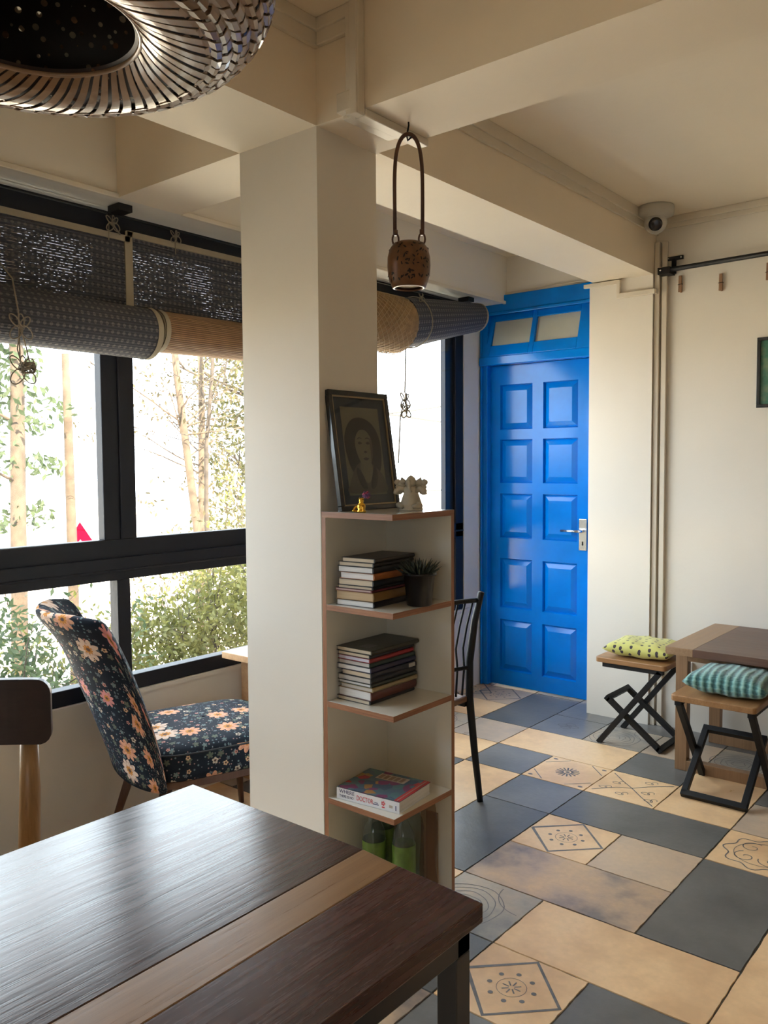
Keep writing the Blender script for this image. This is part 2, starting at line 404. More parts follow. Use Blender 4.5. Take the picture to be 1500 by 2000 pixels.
# ------------------------------------------------------------------ window
def window(n, y0, y1, mull):
    w = MB(); X0, X1 = XW-.062, XW-.004
    w.box(X0, X1, y0, y1, .522, .585); w.box(X0, X1-.006, y0, y1, 2.335, ZB-.002)
    w.box(X0, X1, y0, y1, .985, 1.075); w.box(X0, X1-.018, y0, y1, 1.068, 1.15)
    w.box(X1-.012, X1+.004, y0, y1, 1.020, 1.030)
    for m in mull:
        w.box(X0, X1-.012, m-.075, m+.075, 1.15, 2.40); w.box(X0, X1-.004, m-.004, m+.004, 1.15, 2.40)
        w.box(X0, X1, m-.030, m+.030, .585, .985)
    w.box(X0, X1, y1-.085, y1, .585, 2.40); w.box(X0, X1-.02, y1-.165, y1-.08, 1.15, 2.40); w.box(X0, X1-.02, y1-.13, y1-.08, .585, .985)
    w.box(X0, X1, y0, y0+.08, .585, 2.40)
    root = bpy.data.objects.new('window_%d' % n, None); COL.objects.link(root); root['kind'] = 'structure'
    w.build('window_frame', 'blackframe', root, .003)
    ys = [y0+.08]+[m for m in mull]+[y1-.1]
    for i in range(len(ys)-1):
        for z0, z1 in ((.585, .985), (1.15, 2.34)):
            box(XW-.026, XW-.021, ys[i]+.02, ys[i+1]-.02, z0-.005, z1+.005).build('window_pane', 'pane', root)
    return root
window(1, -.25, 4.41, [.75, 1.945, 3.15])
mb = MB()
for q in (.2, .87, 1.54): mb.box(q, q+.06, YN-.12, YN-.06, .12, 1.85)
mb.box(.2, 1.6, YN-.12, YN-.06, .12, .18); mb.box(.2, 1.6, YN-.12, YN-.06, 1.79, 1.85)
struct('window_2', mb, 'blackframe')

# ------------------------------------------------------------------ blue door
def door():
    root = bpy.data.objects.new('door_1', None); COL.objects.link(root); root['kind'] = 'structure'
    f = MB(); XL, XRt = -2.968, -2.132
    f.box(XL, XL+.052, 4.60, 4.72, 0, 2.40); f.box(XL+.004, XL+.018, 4.585, 4.60, 0, 2.40)
    f.box(XRt-.05, XRt, 4.60, 4.72, 0, 2.40); f.box(XL, XRt, 4.61, 4.72, 2.395, 2.505); f.box(XL, XRt, 4.60, 4.62, 2.385, 2.405)
    f.box(XL+.004, XRt, 4.575, 4.70, 2.068, 2.122)
    f.build('door_frame', 'blue', root, .005)
    # leaf
    cols = [(-2.845, -2.612), (-2.537, -2.303)]; rows = [(.105, .437), (.515, .835), (.968, 1.253), (1.320, 1.597), (1.660, 1.945)]
    l = MB(); yf = 4.642; x0, x1 = -2.916, -2.182
    xs = [x0, cols[0][0], cols[0][1], cols[1][0], cols[1][1], x1]
    for a in (0, 2, 4): l.box(xs[a], xs[a+1], yf, yf+.04, .008, 2.066)
    zs = [.008]+[z for r in rows for z in r]+[2.066]
    for c in cols:
        for k in range(0, len(zs), 2): l.box(c[0], c[1], yf, yf+.04, zs[k], zs[k+1])
        for (z0, z1) in rows:
            a, b = c; m = .006; q = .040
            ring = lambda i, y: [(a+i, y, z0+i), (b-i, y, z0+i), (b-i, y, z1-i), (a+i, y, z1-i)]
            v = ring(0, yf+.001)+ring(m, yf+.018)+ring(m+.004, yf+.016)+ring(q, yf+.001)
            fs = []
            for r in range(3):
                for i in range(4): fs.append((4*r+i, 4*r+(i+1) % 4, 4*r+4+(i+1) % 4, 4*r+4+i))
            fs.append((12, 13, 14, 15)); l.add(v, fs)
    l.build('door_leaf', 'blue', root, 0)
    # hopper transom, bottom leaning in
    def tp(x, z): t = (2.392-z)/.27; return (x, 4.652-.075*t, z)
    s = MB()
    def sb(xa, xb, za, zb):
        v = [tp(xa, za), tp(xb, za), tp(xb, zb), tp(xa, zb)]; v += [(p[0], p[1]+.035, p[2]) for p in v]
        s.add(v, [(0, 1, 2, 3), (7, 6, 5, 4), (0, 4, 5, 1), (1, 5, 6, 2), (2, 6, 7, 3), (3, 7, 4, 0)])
    sb(-2.950, -2.890, 2.122, 2.392); sb(-2.612, -2.580, 2.122, 2.392); sb(-2.288, -2.15, 2.122, 2.392)
    sb(-2.890, -2.612, 2.122, 2.192); sb(-2.580, -2.288, 2.122, 2.192); sb(-2.890, -2.612, 2.350, 2.392); sb(-2.580, -2.288, 2.350, 2.392)
    s.build('transom_sash', 'blue', root, .003)
    for a, b in ((-2.892, -2.610), (-2.582, -2.286)):
        p = MB(); v = [tp(a, 2.19), tp(b, 2.19), tp(b, 2.352), tp(a, 2.352)]; v = [(x, y+.018, z) for x, y, z in v]; v += [(x, y+.004, z) for x, y, z in v]
        p.add(v, [(0, 1, 2, 3), (7, 6, 5, 4), (0, 4, 5, 1), (1, 5, 6, 2), (2, 6, 7, 3), (3, 7, 4, 0)]); p.build('transom_pane', 'frosted', root)
    h = MB(); h.box(-2.288, -2.238, yf-.008, yf+.002, .918, 1.108)
    h.lathe([(.0001, .0), (.006, .0), (.006, .002)], (-2.263, yf-.0085, .955), 12, axis=(0, -1, 0))
    h.build('handle_plate', 'chrome', root, .004)
    h = MB(); h.tube([(-2.262, yf-.002, 1.036), (-2.262, yf-.045, 1.036), (-2.275, yf-.055, 1.036), (-2.30, yf-.058, 1.036), (-2.385, yf-.056, 1.036)], [.009, .009, .0095, .0085, .0075], 12)
    h.build('door_handle', 'chrome', root)
    k = MB(); k.box(-2.267, -2.259, yf-.0095, yf-.0085, .948, .972); k.build('keyhole', 'lens', root)
door()

# ------------------------------------------------------------------ foreground table
M['walnut'] = wood('dark_walnut', (.030, .010, .008), (.085, .032, .022), .26, 'Y', .8, .55, .10)
M['walnut_mid'] = wood('reddish_walnut', (.036, .017, .014), (.105, .058, .043), .205, 'Y', .9, .6, .14)
M['sapwood'] = wood('pale_sapwood', (.20, .105, .045), (.36, .21, .10), .30, 'Y', .9, .5, .12, coat=.2)
t = thing('dining_table', 'large dark walnut table in the foreground with a pale sapwood stripe and black steel legs', 'table', (-1.085, .36, 0))
def rel(mb, root):
    c = root.location; mb.v = [(v[0]-c.x, v[1]-c.y, v[2]-c.z) for v in mb.v]; return mb
mb = MB(); X0, X1, Y0, Y1 = -1.470, -.703, -.42, 1.108
def plank(pts, mi): mb.prism(pts, .718, .75, mi)
plank([(X0, Y0), (-.965, Y0), (-.975, Y1+.012), (X0, Y1+.014)], 0)
plank([(-.965, Y0), (-.868, Y0), (-.886, Y1+.003), (-.975, Y1+.012)], 1)
plank([(-.868, Y0), (X1, Y0), (X1, Y1-.010), (-.886, Y1+.003)], 2)
rel(mb, t).build('tabletop', ['walnut_mid', 'sapwood', 'walnut'], t, .0025)
mb = MB(); mb.box(X1-.05, X1-.012, Y0+.03, Y1-.03, .678, .716); mb.box(X0+.012, X0+.05, Y0+.03, Y1-.03, .678, .716)
mb.box(X0+.012, X1-.012, Y1-.065, Y1-.03, .678, .716); mb.box(X0+.012, X1-.012, Y0+.03, Y0+.065, .678, .716)
rel(mb, t).build('apron', 'black_satin', t, .002)
for lx in (X0+.012, X1-.050):
    for ly in (Y0+.03, Y1-.068): rel(box(lx, lx+.038, ly, ly+.038, 0, .678), t).build('leg', 'black_satin', t, .002)

# ------------------------------------------------------------------ bookshelf
t = thing('bookshelf', 'narrow corner bookshelf with pale laminate panels and plywood edges against the pillar', 'bookshelf', (-1.63, 2.0, 0))
SX0, SX1, SY0, SY1 = -1.762, -1.484, 1.843, 2.150; TH = .017
mb = box(SX0, SX0+TH, SY0, SY1, 0, 1.288, 0); mb.mi = [0, 0, 1, 0, 0, 0]
rel(mb, t).build('side_panel', ['laminate', 'plyZ'], t, .0008)
mb = box(SX0+TH, SX1, SY1-TH, SY1, 0, 1.288, 0); mb.mi = [0, 0, 0, 0, 0, 1]
rel(mb, t).build('back_panel', ['laminate', 'plyZ'], t, .0008)
for z in (1.305, 1.022, .723, .420, .075):
    top = z > 1.2
    mb = box(SX0 if top else SX0+TH, SX1, SY0, SY1 if top else SY1-TH, z-.018, z, 0); mb.mi = [0, 0, 1, 1, 1, 2]
    rel(mb, t).build('shelf', ['laminate', 'plyX', 'ply'], t, .0008)

# ------------------------------------------------------------------ books
def pagemat(name, c):
    g = N(name); v = g.coord('Object', scale=(1, 1, 260)); nz = g.noise(v, 3, 3)
    g.col(g.ramp(nz, [(.35, tuple(x*.80 for x in c)), (.65, c)])); g.b.inputs['Roughness'].default_value = .8; g.bump(nz, .4, .001); return g.m
PG = {'cream': pagemat('cream_pages', (.66, .56, .42)), 'white': pagemat('white_pages', (.76, .76, .76)), 'lavender': pagemat('bluish_white_pages', (.62, .62, .74)),
      'tan': pagemat('tan_pages', (.56, .42, .26)), 'pink': pagemat('pinkish_pages', (.68, .54, .50)), 'grey': pagemat('greyish_pages', (.58, .55, .52))}
CV = {}
def cover(c):
    if c not in CV: CV[c] = plain('book_cover_%d' % len(CV), c, .4, var=.15, scale=20)
    return CV[c]
def book(loc, w, l, th, rz, cov, page, label, group):
    t = thing('book', label, 'book', loc, rz, group); c = .0014
    # local: x=0 is the spine side, pages towards -x; y=0 near edge
    mb = MB(); n = 7
    pr = [(-w+.003, c), (-w+.003, th-c)]+[(-.003-.004*(1-cos((k/n-.5)*pi))*0, th-c-(th-2*c)*k/n) for k in range(1, n)]+[(-.003, c)]
    mb.box(-w+.003, -.002, .003, l-.003, c, th-c); mb.build('pages', PG[page], t)
    mb = MB(); mb.box(-w, 0, 0, l, 0, c); mb.box(-w, 0, 0, l, th-c, th)
    sp = [(-.002, 0)]+[(.0035*sin(pi*k/8), th*k/8) for k in range(9)]+[(-.002, th)]
    mb.prism([(a, b) for a, b in sp], 0, l, 0, 'y'); mb.build('cover', cover(cov), t)
    return t
K1 = [(.012, (.30, .22, .16), 'white', 'white pages bound in thin dark boards, bottom book'), ]
stack1 = [  # bottom to top: thickness, cover, pages, w, l, rot, dx, label
    (.018, (.016, .014, .016), 'white', .142, .215, 3.4, 0, 'book with bluish white pages lying at the bottom of the upper shelf stack'),
    (.026, (.22, .12, .035), 'tan', .142, .21, 4, .000, 'thick book with tan yellow pages, second from the bottom of the upper stack'),
    (.008, (.16, .03, .04), 'pink', .138, .20, 4, -.008, 'thin maroon book with pinkish pages lying on the thick tan book'),
    (.010, (.015, .014, .016), 'cream', .130, .20, 4.4, -.004, 'thin black book with cream pages above the thin maroon book'),
    (.019, (.018, .02, .024), 'cream', .132, .20, 4, -.001, 'black paperback with cream pages under the orange spined book'),
    (.020, (.30, .10, .025), 'white', .128, .20, 3.4, .002, 'book with orange brown spine and white pages in the upper stack'),
    (.018, (.012, .013, .016), 'white', .132, .205, 4.4, -.001, 'black book with white pages lying directly on the orange brown one'),
    (.013, (.013, .012, .012), 'cream', .132, .21, 3.4, .000, 'black book second from the top of the upper shelf stack'),
    (.013, (.016, .014, .013), 'cream', .122, .215, 4.4, .005, 'black book with beige pages on the top of the upper shelf stack')]
z = 1.0222
for th, cv, pg, w, l, r, dx, lab in stack1:
    book((-1.582+dx, 1.872, z), w, l, th, radians(r), cv, pg, lab, 'books stacked on the upper shelf'); z += th+.0002
stack2 = [
    (.013, (.012, .011, .012), 'cream', .132, .22, .2, -.004, 'thin black book with beige pages at the bottom of the lower shelf stack'),
    (.027, (.10, .028, .020), 'white', .134, .22, -.3, .002, 'thick book with white pages and maroon spine in the lower stack'),
    (.013, (.30, .23, .12), 'grey', .130, .22, .2, .008, 'slim book with mustard beige spine and greyish pages jutting out slightly'),
    (.010, (.04, .05, .04), 'white', .132, .225, -.3, .001, 'thin dark book with white pages just above the mustard spined book'),
    (.017, (.016, .017, .020), 'grey', .132, .225, .7, .001, 'black book with greyish white pages in the middle of the lower stack'),
    (.016, (.014, .016, .026), 'cream', .120, .22, -.3, .002, 'navy book with cream pages and a pale spine patch'),
    (.016, (.022, .020, .055), 'white', .134, .225, .7, .001, 'dark blue book with white pages, fifth from the top of the lower stack'),
    (.014, (.020, .035, .028), 'grey', .128, .22, -.3, -.003, 'dark green book with grey pages under the red spined one'),
    (.013, (.26, .018, .024), 'lavender', .128, .215, .2, -.003, 'book with bright red spine and bluish pages in the lower stack'),
    (.012, (.016, .016, .020), 'cream', .128, .22, .7, -.003, 'black book with yellowed pages, second from the top of the lower stack'),
    (.013, (.040, .038, .026), 'cream', .140, .235, .2, .004, 'olive black book lying on top of the lower shelf stack')]
z = .7232
for i, (th, cv, pg, w, l, r, dx, lab) in enumerate(stack2):
    b = book((-1.606+dx, 1.884, z), w, l, th, radians(r), cv, pg, lab, 'books stacked on the middle shelf')
    if i == 5:
        box(.0034, .0040, .18, .212, .002, th-.002).build('spine_patch', 'grey_plastic', b)
    if i == 10: box(-.075, -.035, .03, .075, th, th+.0004).build('cover_sticker', cover((.10, .10, .09)), b)
    z += th+.0002
# big paperback with lettering
def covermat():
    g = N('doctor_book_cover'); v = g.coord('Object')
    vo = g.n('ShaderNodeTexVoronoi'); g.l(v, vo.inputs['Vector']); vo.inputs['Scale'].default_value = 34
    hue = g.n('ShaderNodeSeparateColor'); g.l(vo.outputs['Color'], hue.inputs[0])
    g.col(g.ramp(hue.outputs[0], [(0, (.10, .17, .24)), (.35, (.07, .12, .20)), (.5, (.20, .06, .16)), (.66, (.10, .20, .24)), (.8, (.38, .05, .07)), (.93, (.40, .22, .09))], 'CONSTANT'))
    g.b.inputs['Roughness'].default_value = .22; return g.m
M['doctor'] = covermat(); M['book_white'] = plain('white_card', (.74, .74, .78), .3, var=.02); M['book_red'] = plain('red_print', (.50, .03, .04), .3)
M['ink_navy'] = plain('navy_print', (.05, .06, .16), .4); M['ink_red'] = plain('red_lettering', (.72, .10, .12), .4); M['paper_brown'] = plain('brown_print', (.20, .13, .09), .4)
M['paper_band'] = plain('pale_print', (.45, .38, .33), .4)
# label avoids the printed title
t = thing('reference_book', 'large white paperback with printed title on its spine alone on the lowest open shelf', 'book', (-1.722, 1.856, .4202), radians(6.5))
W, L, H = .228, .185, .036
box(.002, W-.003, .003, L-.003, .0015, H-.0015).build('pages', PG['white'], t)
mb = MB(); mb.box(0, W, 0, .0022, 0, H); mb.box(0, W, 0, L, 0, .0013); mb.box(0, W, 0, L, H-.0013, H, 1)
mb.build('cover', ['book_white', 'doctor'], t)
box(W-.022, W-.001, .004, L, H, H+.0003).build('cover_border', 'book_red', t)
mb = MB(); mb.box(.060, .165, L-.060, L-.018, H, H+.0003, 0)
for k in range(5): mb.box(.066+.019*k, .066+.019*k+.013, L-.055, L-.024, H+.0003, H+.0006, 1)
mb.build('cover_title_panel', ['paper_band', 'paper_brown'], t)
box(W-.014, W-.011, .006, L-.004, H+.0003, H+.0006).build('cover_border_line', 'paper_band', t)
def lettering(txt, size, loc, rot, mat, parent, name='lettering', sx=1.):
    cu = bpy.data.curves.new(name, 'FONT'); cu.body = txt; cu.size = size; cu.extrude = .00015
    cu.materials.append(M[mat]); o = bpy.data.objects.new(name, cu); COL.objects.link(o)
    bpy.context.view_layer.update(); me = bpy.data.meshes.new_from_object(o.evaluated_get(bpy.context.evaluated_depsgraph_get()))
    bpy.data.objects.remove(o); me.name = name; o = bpy.data.objects.new(name, me); COL.objects.link(o)
    o.location = loc; o.rotation_euler = rot; o.scale = (sx, 1, 1); o.parent = parent; return o
R90 = (pi/2, 0, 0)
lettering('WHERE', .0165, (.010, -.0003, .0205), R90, 'ink_navy', t, sx=1.02)
lettering('THERE IS NO', .0118, (.010, -.0003, .0075), R90, 'ink_navy', t, sx=.78)
lettering('DOCTOR', .0215, (.074, -.0003, .0095), R90, 'ink_red', t, sx=.66)
mb = MB(); mb.box(.135, .155, -.0004, 0, .0100, .0125); mb.box(.140, .152, -.0004, 0, .0150, .0170); mb.build('spine_small_print', 'ink_navy', t)
mb = MB()
for a in range(5): mb.lathe([(.0001, 0), (.0028, 0), (.0028, .0004)], (.171+.0045*cos(a*1.257), -.0001, .020+.0045*sin(a*1.257)), 10, axis=(0, -1, 0))
mb.box(.166, .176, -.0004, 0, .0065, .0105); mb.build('spine_emblem', 'ink_red', t)
mb = MB(); mb.box(.192, .204, -.0004, 0, .012, .020); mb.build('spine_emblem', 'paper_band', t)
mb = MB(); mb.box(.214, .217, -.0004, 0, .007, .022); mb.build('spine_small_print', 'ink_navy', t)

# ------------------------------------------------------------------ potted succulent
M['pot'] = plain('black_pot', (.007, .007, .009), .28); M['soil'] = plain('soil', (.03, .02, .015), .9)
M['succ'] = plain('dark_succulent', (.020, .032, .022), .4, var=.3)
t = thing('potted_succulent', 'dark spiky succulent in a small black plastic pot beside the upper book stack', 'plant', (-1.512, 2.005, 1.0222))
MB().lathe([(.0001, 0), (.036, 0), (.038, .002), (.047, .092), (.052, .092), (.052, .100), (.047, .100), (.045, .085), (.0001, .084)], seg=36).build('pot', 'pot', t)
MB().lathe([(.0001, .090), (.045, .088)], seg=24).build('soil', 'soil', t)
mb = MB()
for k in range(58):
    a = k*2.399; q = (k/58)**.7; el = radians(82-70*q); ln = .030+.030*q+random.uniform(0, .01)
    d = Vector((cos(a)*cos(el), sin(a)*cos(el), sin(el))); b = Vector((cos(a)*.008*q*2, sin(a)*.008*q*2, .092))
    p1 = b+d*ln*.5+Vector((0, 0, -.002)); p2 = b+d*ln+Vector((0, 0, .008))
    mb.tube([b, p1, p2], [.0035, .0042, .0006], 6)
mb.build('leaves', 'succ', t)

# ------------------------------------------------------------------ framed portrait drawing (generic sitter)
M['frame_black'] = plain('black_lacquer_frame', (.012, .014, .017), .25, coat=.3); M['gold_line'] = plain('dull_gold_line', (.30, .22, .12), .4)
M['mat_navy'] = plain('navy_mat', (.012, .026, .046), .35); M['old_paper'] = plain('olive_paper', (.16, .15, .10), .3, var=.10, scale=9)
M['charcoal'] = plain('charcoal_shade', (.016, .015, .014), .35, var=.2, scale=30); M['charcoal_mid'] = plain('soft_charcoal_shade', (.085, .080, .058), .35, var=.15, scale=30)
FW, FH, FD = .285, .376, .018
t = thing('framed_portrait', 'black framed charcoal portrait drawing leaning against the pillar on top of the bookshelf', 'picture', (-1.698, 1.868, 1.3055))
t.rotation_euler = (0, radians(-8.4), 0)   # local: y width, z up, faces +x
mb = MB(); b = .016
for q in ((0, FW, 0, b), (0, FW, FH-b, FH), (0, b, b, FH-b), (FW-b, FW, b, FH-b)): mb.box(-FD, 0, *q)
mb.build('frame', 'frame_black', t, .002)
mb = MB(); b2 = .0205
for q in ((b, FW-b, b, b2), (b, FW-b, FH-b2, FH-b), (b, b2, b2, FH-b2), (FW-b2, FW-b, b2, FH-b2)): mb.box(-.008, -.003, *q)
mb.build('gold_liner', 'gold_line', t)
box(-.012, -.008, b, FW-b, b, FH-b).build('mat_board', 'mat_navy', t)
def blob(mb, pts, h, mi=0):  # smooth closed outline in the picture plane
    P = [Vector(p) for p in pts]; n = len(P); out = []
    for i in range(n):
        p0, p1, p2, p3 = P[i-1], P[i], P[(i+1) % n], P[(i+2) % n]
        for s in range(6):
            u = s/6; out.append(.5*((2*p1)+(-p0+p2)*u+(2*p0-5*p1+4*p2-p3)*u*u+(-p0+3*p1-3*p2+p3)*u**3))
    mb.prism([(q.x, q.y) for q in out], -.008, h, mi, 'x')
mb = MB(); px0, px1, pz0, pz1 = .052, FW-.052, .048, FH-.05
mb.box(-.0082, -.0076, px0, px1, pz0, pz1, 0)
blob(mb, [(.066, .150), (.055, .215), (.072, .262), (.108, .290), (.160, .291), (.205, .264), (.226, .215), (.222, .150), (.200, .112), (.170, .125), (.110, .125), (.085, .118)], -.0073, 1)     # hair
blob(mb, [(.060, .085), (.085, .125), (.115, .150), (.160, .150), (.205, .125), (.228, .095), (.228, .055), (.060, .055)], -.0071, 2)                                  # shirt
blob(mb, [(.120, .110), (.122, .155), (.168, .155), (.172, .110), (.147, .085)], -.0069, 0)                                                                       # neck
blob(mb, [(.105, .190), (.106, .225), (.128, .252), (.160, .252), (.182, .226), (.184, .190), (.174, .155), (.148, .128), (.122, .150)], -.0066, 0)                # face
for e in ([(.116, .212), (.124, .217), (.136, .212), (.124, .208)], [(.154, .212), (.164, .217), (.173, .212), (.164, .208)], [(.113, .224), (.124, .231), (.138, .226), (.124, .227)],
          [(.152, .226), (.164, .231), (.176, .224), (.164, .227)], [(.134, .163), (.147, .167), (.162, .163), (.147, .157)], [(.140, .184), (.147, .188), (.156, .184), (.147, .180)]): blob(mb, e, -.0063, 1)
blob(mb, [(.172, .155), (.184, .190), (.182, .226), (.172, .222), (.174, .185)], -.0063, 2)
blob(mb, [(.100, .135), (.122, .115), (.140, .070), (.118, .070), (.098, .105)], -.0066, 1); blob(mb, [(.186, .140), (.170, .112), (.156, .070), (.178, .070), (.196, .105)], -.0066, 1)
mb.build('drawing', ['old_paper', 'charcoal', 'charcoal_mid'], t)
box(-.0045, -.0040, b, FW-b, b, FH-b).build('glass', clear('picture_glass', (.9, .9, .9), .9), t)

# ------------------------------------------------------------------ figurines
M['gold'] = plain('shiny_gold', (.75, .42, .05), .22, 1.); M['violet'] = plain('violet_petals', (.10, .02, .13), .5, var=.4, scale=60); M['ivory'] = plain('carved_ivory_resin', (.42, .38, .30), .5, var=.1, scale=40)
M['magenta'] = plain('magenta_petals', (.30, .02, .07), .5)
t = thing('gold_figurine', 'tiny shiny gold figurine holding a violet flower at the front of the bookshelf top', 'figurine', (-1.626, 1.873, 1.3055))
mb = MB(); mb.lathe([(.0001, 0), (.013, 0), (.015, .004), (.011, .008), (.013, .016), (.012, .024), (.006, .029), (.008, .034), (.0075, .040), (.0001, .044)], seg=18)
for sx in (-1, 1): mb.tube([(sx*.008, -.004, .020), (sx*.017, -.010, .014), (sx*.019, -.014, .006), (sx*.020, -.016, .0025)], [.004, .0038, .003, .0035], 8); mb.tube([(sx*.006, 0, .038), (sx*.009, 0, .044)], [.003, .001], 6)
mb.tube([(-.012, -.006, .004), (-.022, -.012, .0035)], [.004, .003], 8)
mb.build('body', 'gold', t)
MB().tube([(.004, .002, .030), (.010, .002, .044), (.016, .004, .050)], .0016, 6).build('stem', 'succ', t)
mb = MB()
for k in range(22):
    a = k*2.399; e = -1.0+2.2*k/22; d = Vector((cos(a)*cos(e), sin(a)*cos(e), sin(e))); c = Vector((.016, .004, .052))
    mb.tube([c, c+d*.007, c+d*.013], [.002, .0045, .0015], 6, mi=k % 3 == 0)
mb.build('flower', ['violet', 'magenta'], t)
t = thing('carved_figurine', 'ivory coloured carved seated figurine with fanned arms beside the leaning portrait', 'figurine', (-1.565, 2.035, 1.3055), radians(20))
mb = MB()
mb.lathe([(.0001, 0), (.036, 0), (.037, .006), (.033, .011), (.035, .016), (.033, .024), (.030, .032), (.026, .044), (.022, .055), (.024, .066), (.018, .074), (.0001, .078)], seg=26)
mb.lathe([(.0001, .068), (.012, .070), (.0175, .080), (.017, .091), (.011, .101), (.005, .106), (.0001, .108)], seg=20)
for s in (-1, 1):
    mb.tube([(s*.018, -.004, .062), (s*.034, -.008, .068), (s*.044, -.008, .060), (s*.047, -.010, .050)], [.010, .010, .009, .008], 10)
    mb.tube([(s*.016, .004, .066), (s*.034, .002, .082), (s*.046, .000, .092)], [.010, .010, .007], 10)
    mb.tube([(s*.014, 0, .084), (s*.027, .002, .090), (s*.034, .002, .078)], [.006, .013, .006], 10)     # ears
    mb.tube([(s*.012, -.012, .020), (s*.034, -.020, .016), (s*.016, -.034, .012)], [.011, .010, .007], 8)  # folded legs
    for k in range(3): mb.lathe([(.0001, -.010), (.008, -.006), (.011, 0), (.008, .007), (.0001, .010)], (s*(.036+.004*k), 0, .058+.014*k), 10)
mb.tube([(0, -.014, .090), (0, -.022, .080), (.003, -.025, .066), (.010, -.026, .058)], [.006, .0055, .0045, .0035], 8)
mb.build('body', 'ivory', t)

# ------------------------------------------------------------------ bottles on the bottom shelf
M['plastic'] = clear('clear_bottle_plastic', (.80, .84, .80), 1., .08, .10, (.35, .40, .38)); M['green_label'] = plain('green_label', (.085, .155, .025), .35, var=.35, scale=30); M['cap'] = plain('green_cap', (.02, .09, .035), .4)
M['film'] = clear('brownish_film', (.80, .70, .62), .9, .2, .13, (.30, .18, .12))
def bottle(loc, label, lab=True, s=1., rz=0):
    t = thing('plastic_bottle', label, 'bottle', loc, rz, 'bottles on the bottom shelf')
    pr = [(.0001, .004), (.026, 0), (.036, .006), (.037, .07), (.034, .078), (.037, .086), (.037, .175), (.035, .19), (.037, .205), (.033, .235), (.018, .268), (.0125, .280), (.0125, .292)]
    MB().lathe([(r*s, z*s) for r, z in pr], seg=28).build('body', 'plastic', t)
    if lab: MB().lathe([(.0376*s, .088*s), (.0378*s, .090*s), (.0378*s, .202*s), (.0376*s, .204*s)], seg=28).build('label', 'green_label', t)
    MB().lathe([(.0001, .306*s), (.0145*s, .306*s), (.0145*s, .290*s), (.013*s, .288*s)], seg=20).build('cap', 'cap', t)
bottle((-1.690, 2.040, .0752), 'green labelled plastic bottle farthest back beside the laminate side panel')
bottle((-1.652, 1.950, .0752), 'green labelled plastic bottle standing at the front of the bottom shelf', rz=.7)
bottle((-1.600, 2.080, .0752), 'clear unlabelled plastic bottle standing between green labelled ones', lab=False)
bottle((-1.565, 1.990, .0752), 'green labelled plastic bottle nearest the open side of the shelf', rz=1.6, s=.98)
mb = MB()
mb.grid(lambda u, v: (-1.540+.030*cos(2*pi*u)*(1-.35*v)+.004*sin(13*u+9*v), 2.085+.036*sin(2*pi*u)*(1-.3*v)+.004*cos(17*u+7*v), .0755+.315*v), 26, 14, closeu=True)
o = mb.build('film_wrap', 'film'); tag(o, 'crumpled brownish transparent film sleeve standing behind the bottles', 'packaging')
o = box(-1.580, -1.535, 2.1255, 2.1315, .0755, .33).build('cardboard_strip', plain('tan_card', (.28, .20, .13), .8)); tag(o, 'narrow tan cardboard strip standing at the back of the bottom shelf', 'cardboard')

# ------------------------------------------------------------------ hanging lantern
M['coco'] = plain('orange_brown_carved_shell', (.135, .052, .014), .35, var=.35, scale=25); M['cane'] = plain('cane_handle', (.085, .034, .018), .4, var=.25, scale=14); M['hole'] = plain('dark_cutout', (.012, .007, .004), .7)
M['cream_disc'] = plain('cream_lamp_disc', (.85, .80, .66), .4)
LX, LY = -1.542, 2.0
t = thing('hanging_lantern', 'small carved brown shell lantern hanging from the crossbeam on a tall cane loop', 'lantern', (LX, LY, 1.975))
t.scale = (.93, .93, 1)
mb = MB(); mb.lathe([(.044, -.002), (.046, -.006), (.053, -.004), (.060, .012), (.067, .035), (.069, .060), (.068, .085), (.062, .108), (.050, .124), (.034, .130), (.020, .129)], seg=40)
mb.build('shell', 'coco', t)
MB().lathe([(.0001, .004), (.045, .004), (.045, .010)], seg=30).build('lamp_disc', 'cream_disc', t)
def prof_r(z):
    P = [(-.004, .053), (.012, .060), (.035, .067), (.060, .069), (.085, .068), (.108, .062), (.124, .050), (.130, .034)]
    for (a, ra), (b, rb) in zip(P, P[1:]):
        if a <= z <= b: return ra+(rb-ra)*(z-a)/(b-a)
    return .05
mb = MB(); rnd = random.Random(3)
def cut(a, z, s):
    r = prof_r(z)+.0006; c = Vector((r*cos(a), r*sin(a), z)); nrm = Vector((cos(a), sin(a), 0)); tx = Vector((-sin(a), cos(a), 0)); tz = Vector((0, 0, 1)); ang = rnd.random()*3
    if z > .108: nrm = Vector((cos(a), sin(a), 1.2)).normalized(); tz = nrm.cross(tx)
    ring = [c+tx*(s*cos(k*pi/5)*1.4*cos(ang)-s*.6*sin(k*pi/5)*sin(ang))+tz*(s*cos(k*pi/5)*1.4*sin(ang)+s*.6*sin(k*pi/5)*cos(ang)) for k in range(10)]
    mb.add([p+nrm*.0006 for p in ring]+[c+nrm*.0012], [(k, (k+1) % 10, 10) for k in range(10)])
for k in range(46): cut(rnd.random()*2*pi, rnd.uniform(.012, .034), rnd.uniform(.003, .006))
for k in range(34): cut(rnd.random()*2*pi, rnd.uniform(.104, .120), rnd.uniform(.003, .005))
for k in range(26): cut(rnd.uniform(-1.6, .3), rnd.uniform(.04, .1), rnd.uniform(.003, .005))
mb.build('cutouts', 'hole', t)
mb = MB(); H = 2.418-1.975; hd = Vector((.80, .60, 0))*1.0
pts = []
for k in range(41):
    a = k/40; ang = pi*a; zz = .155+(H-.155)*sin(ang)**.42 if 0 < a < 1 else .150
    pts.append(hd*(-.044*cos(ang)*(1+.14*sin(ang)))+Vector((0, 0, zz)))
mb.tube(pts, .0062, 10); mb.build('handle', 'cane', t)
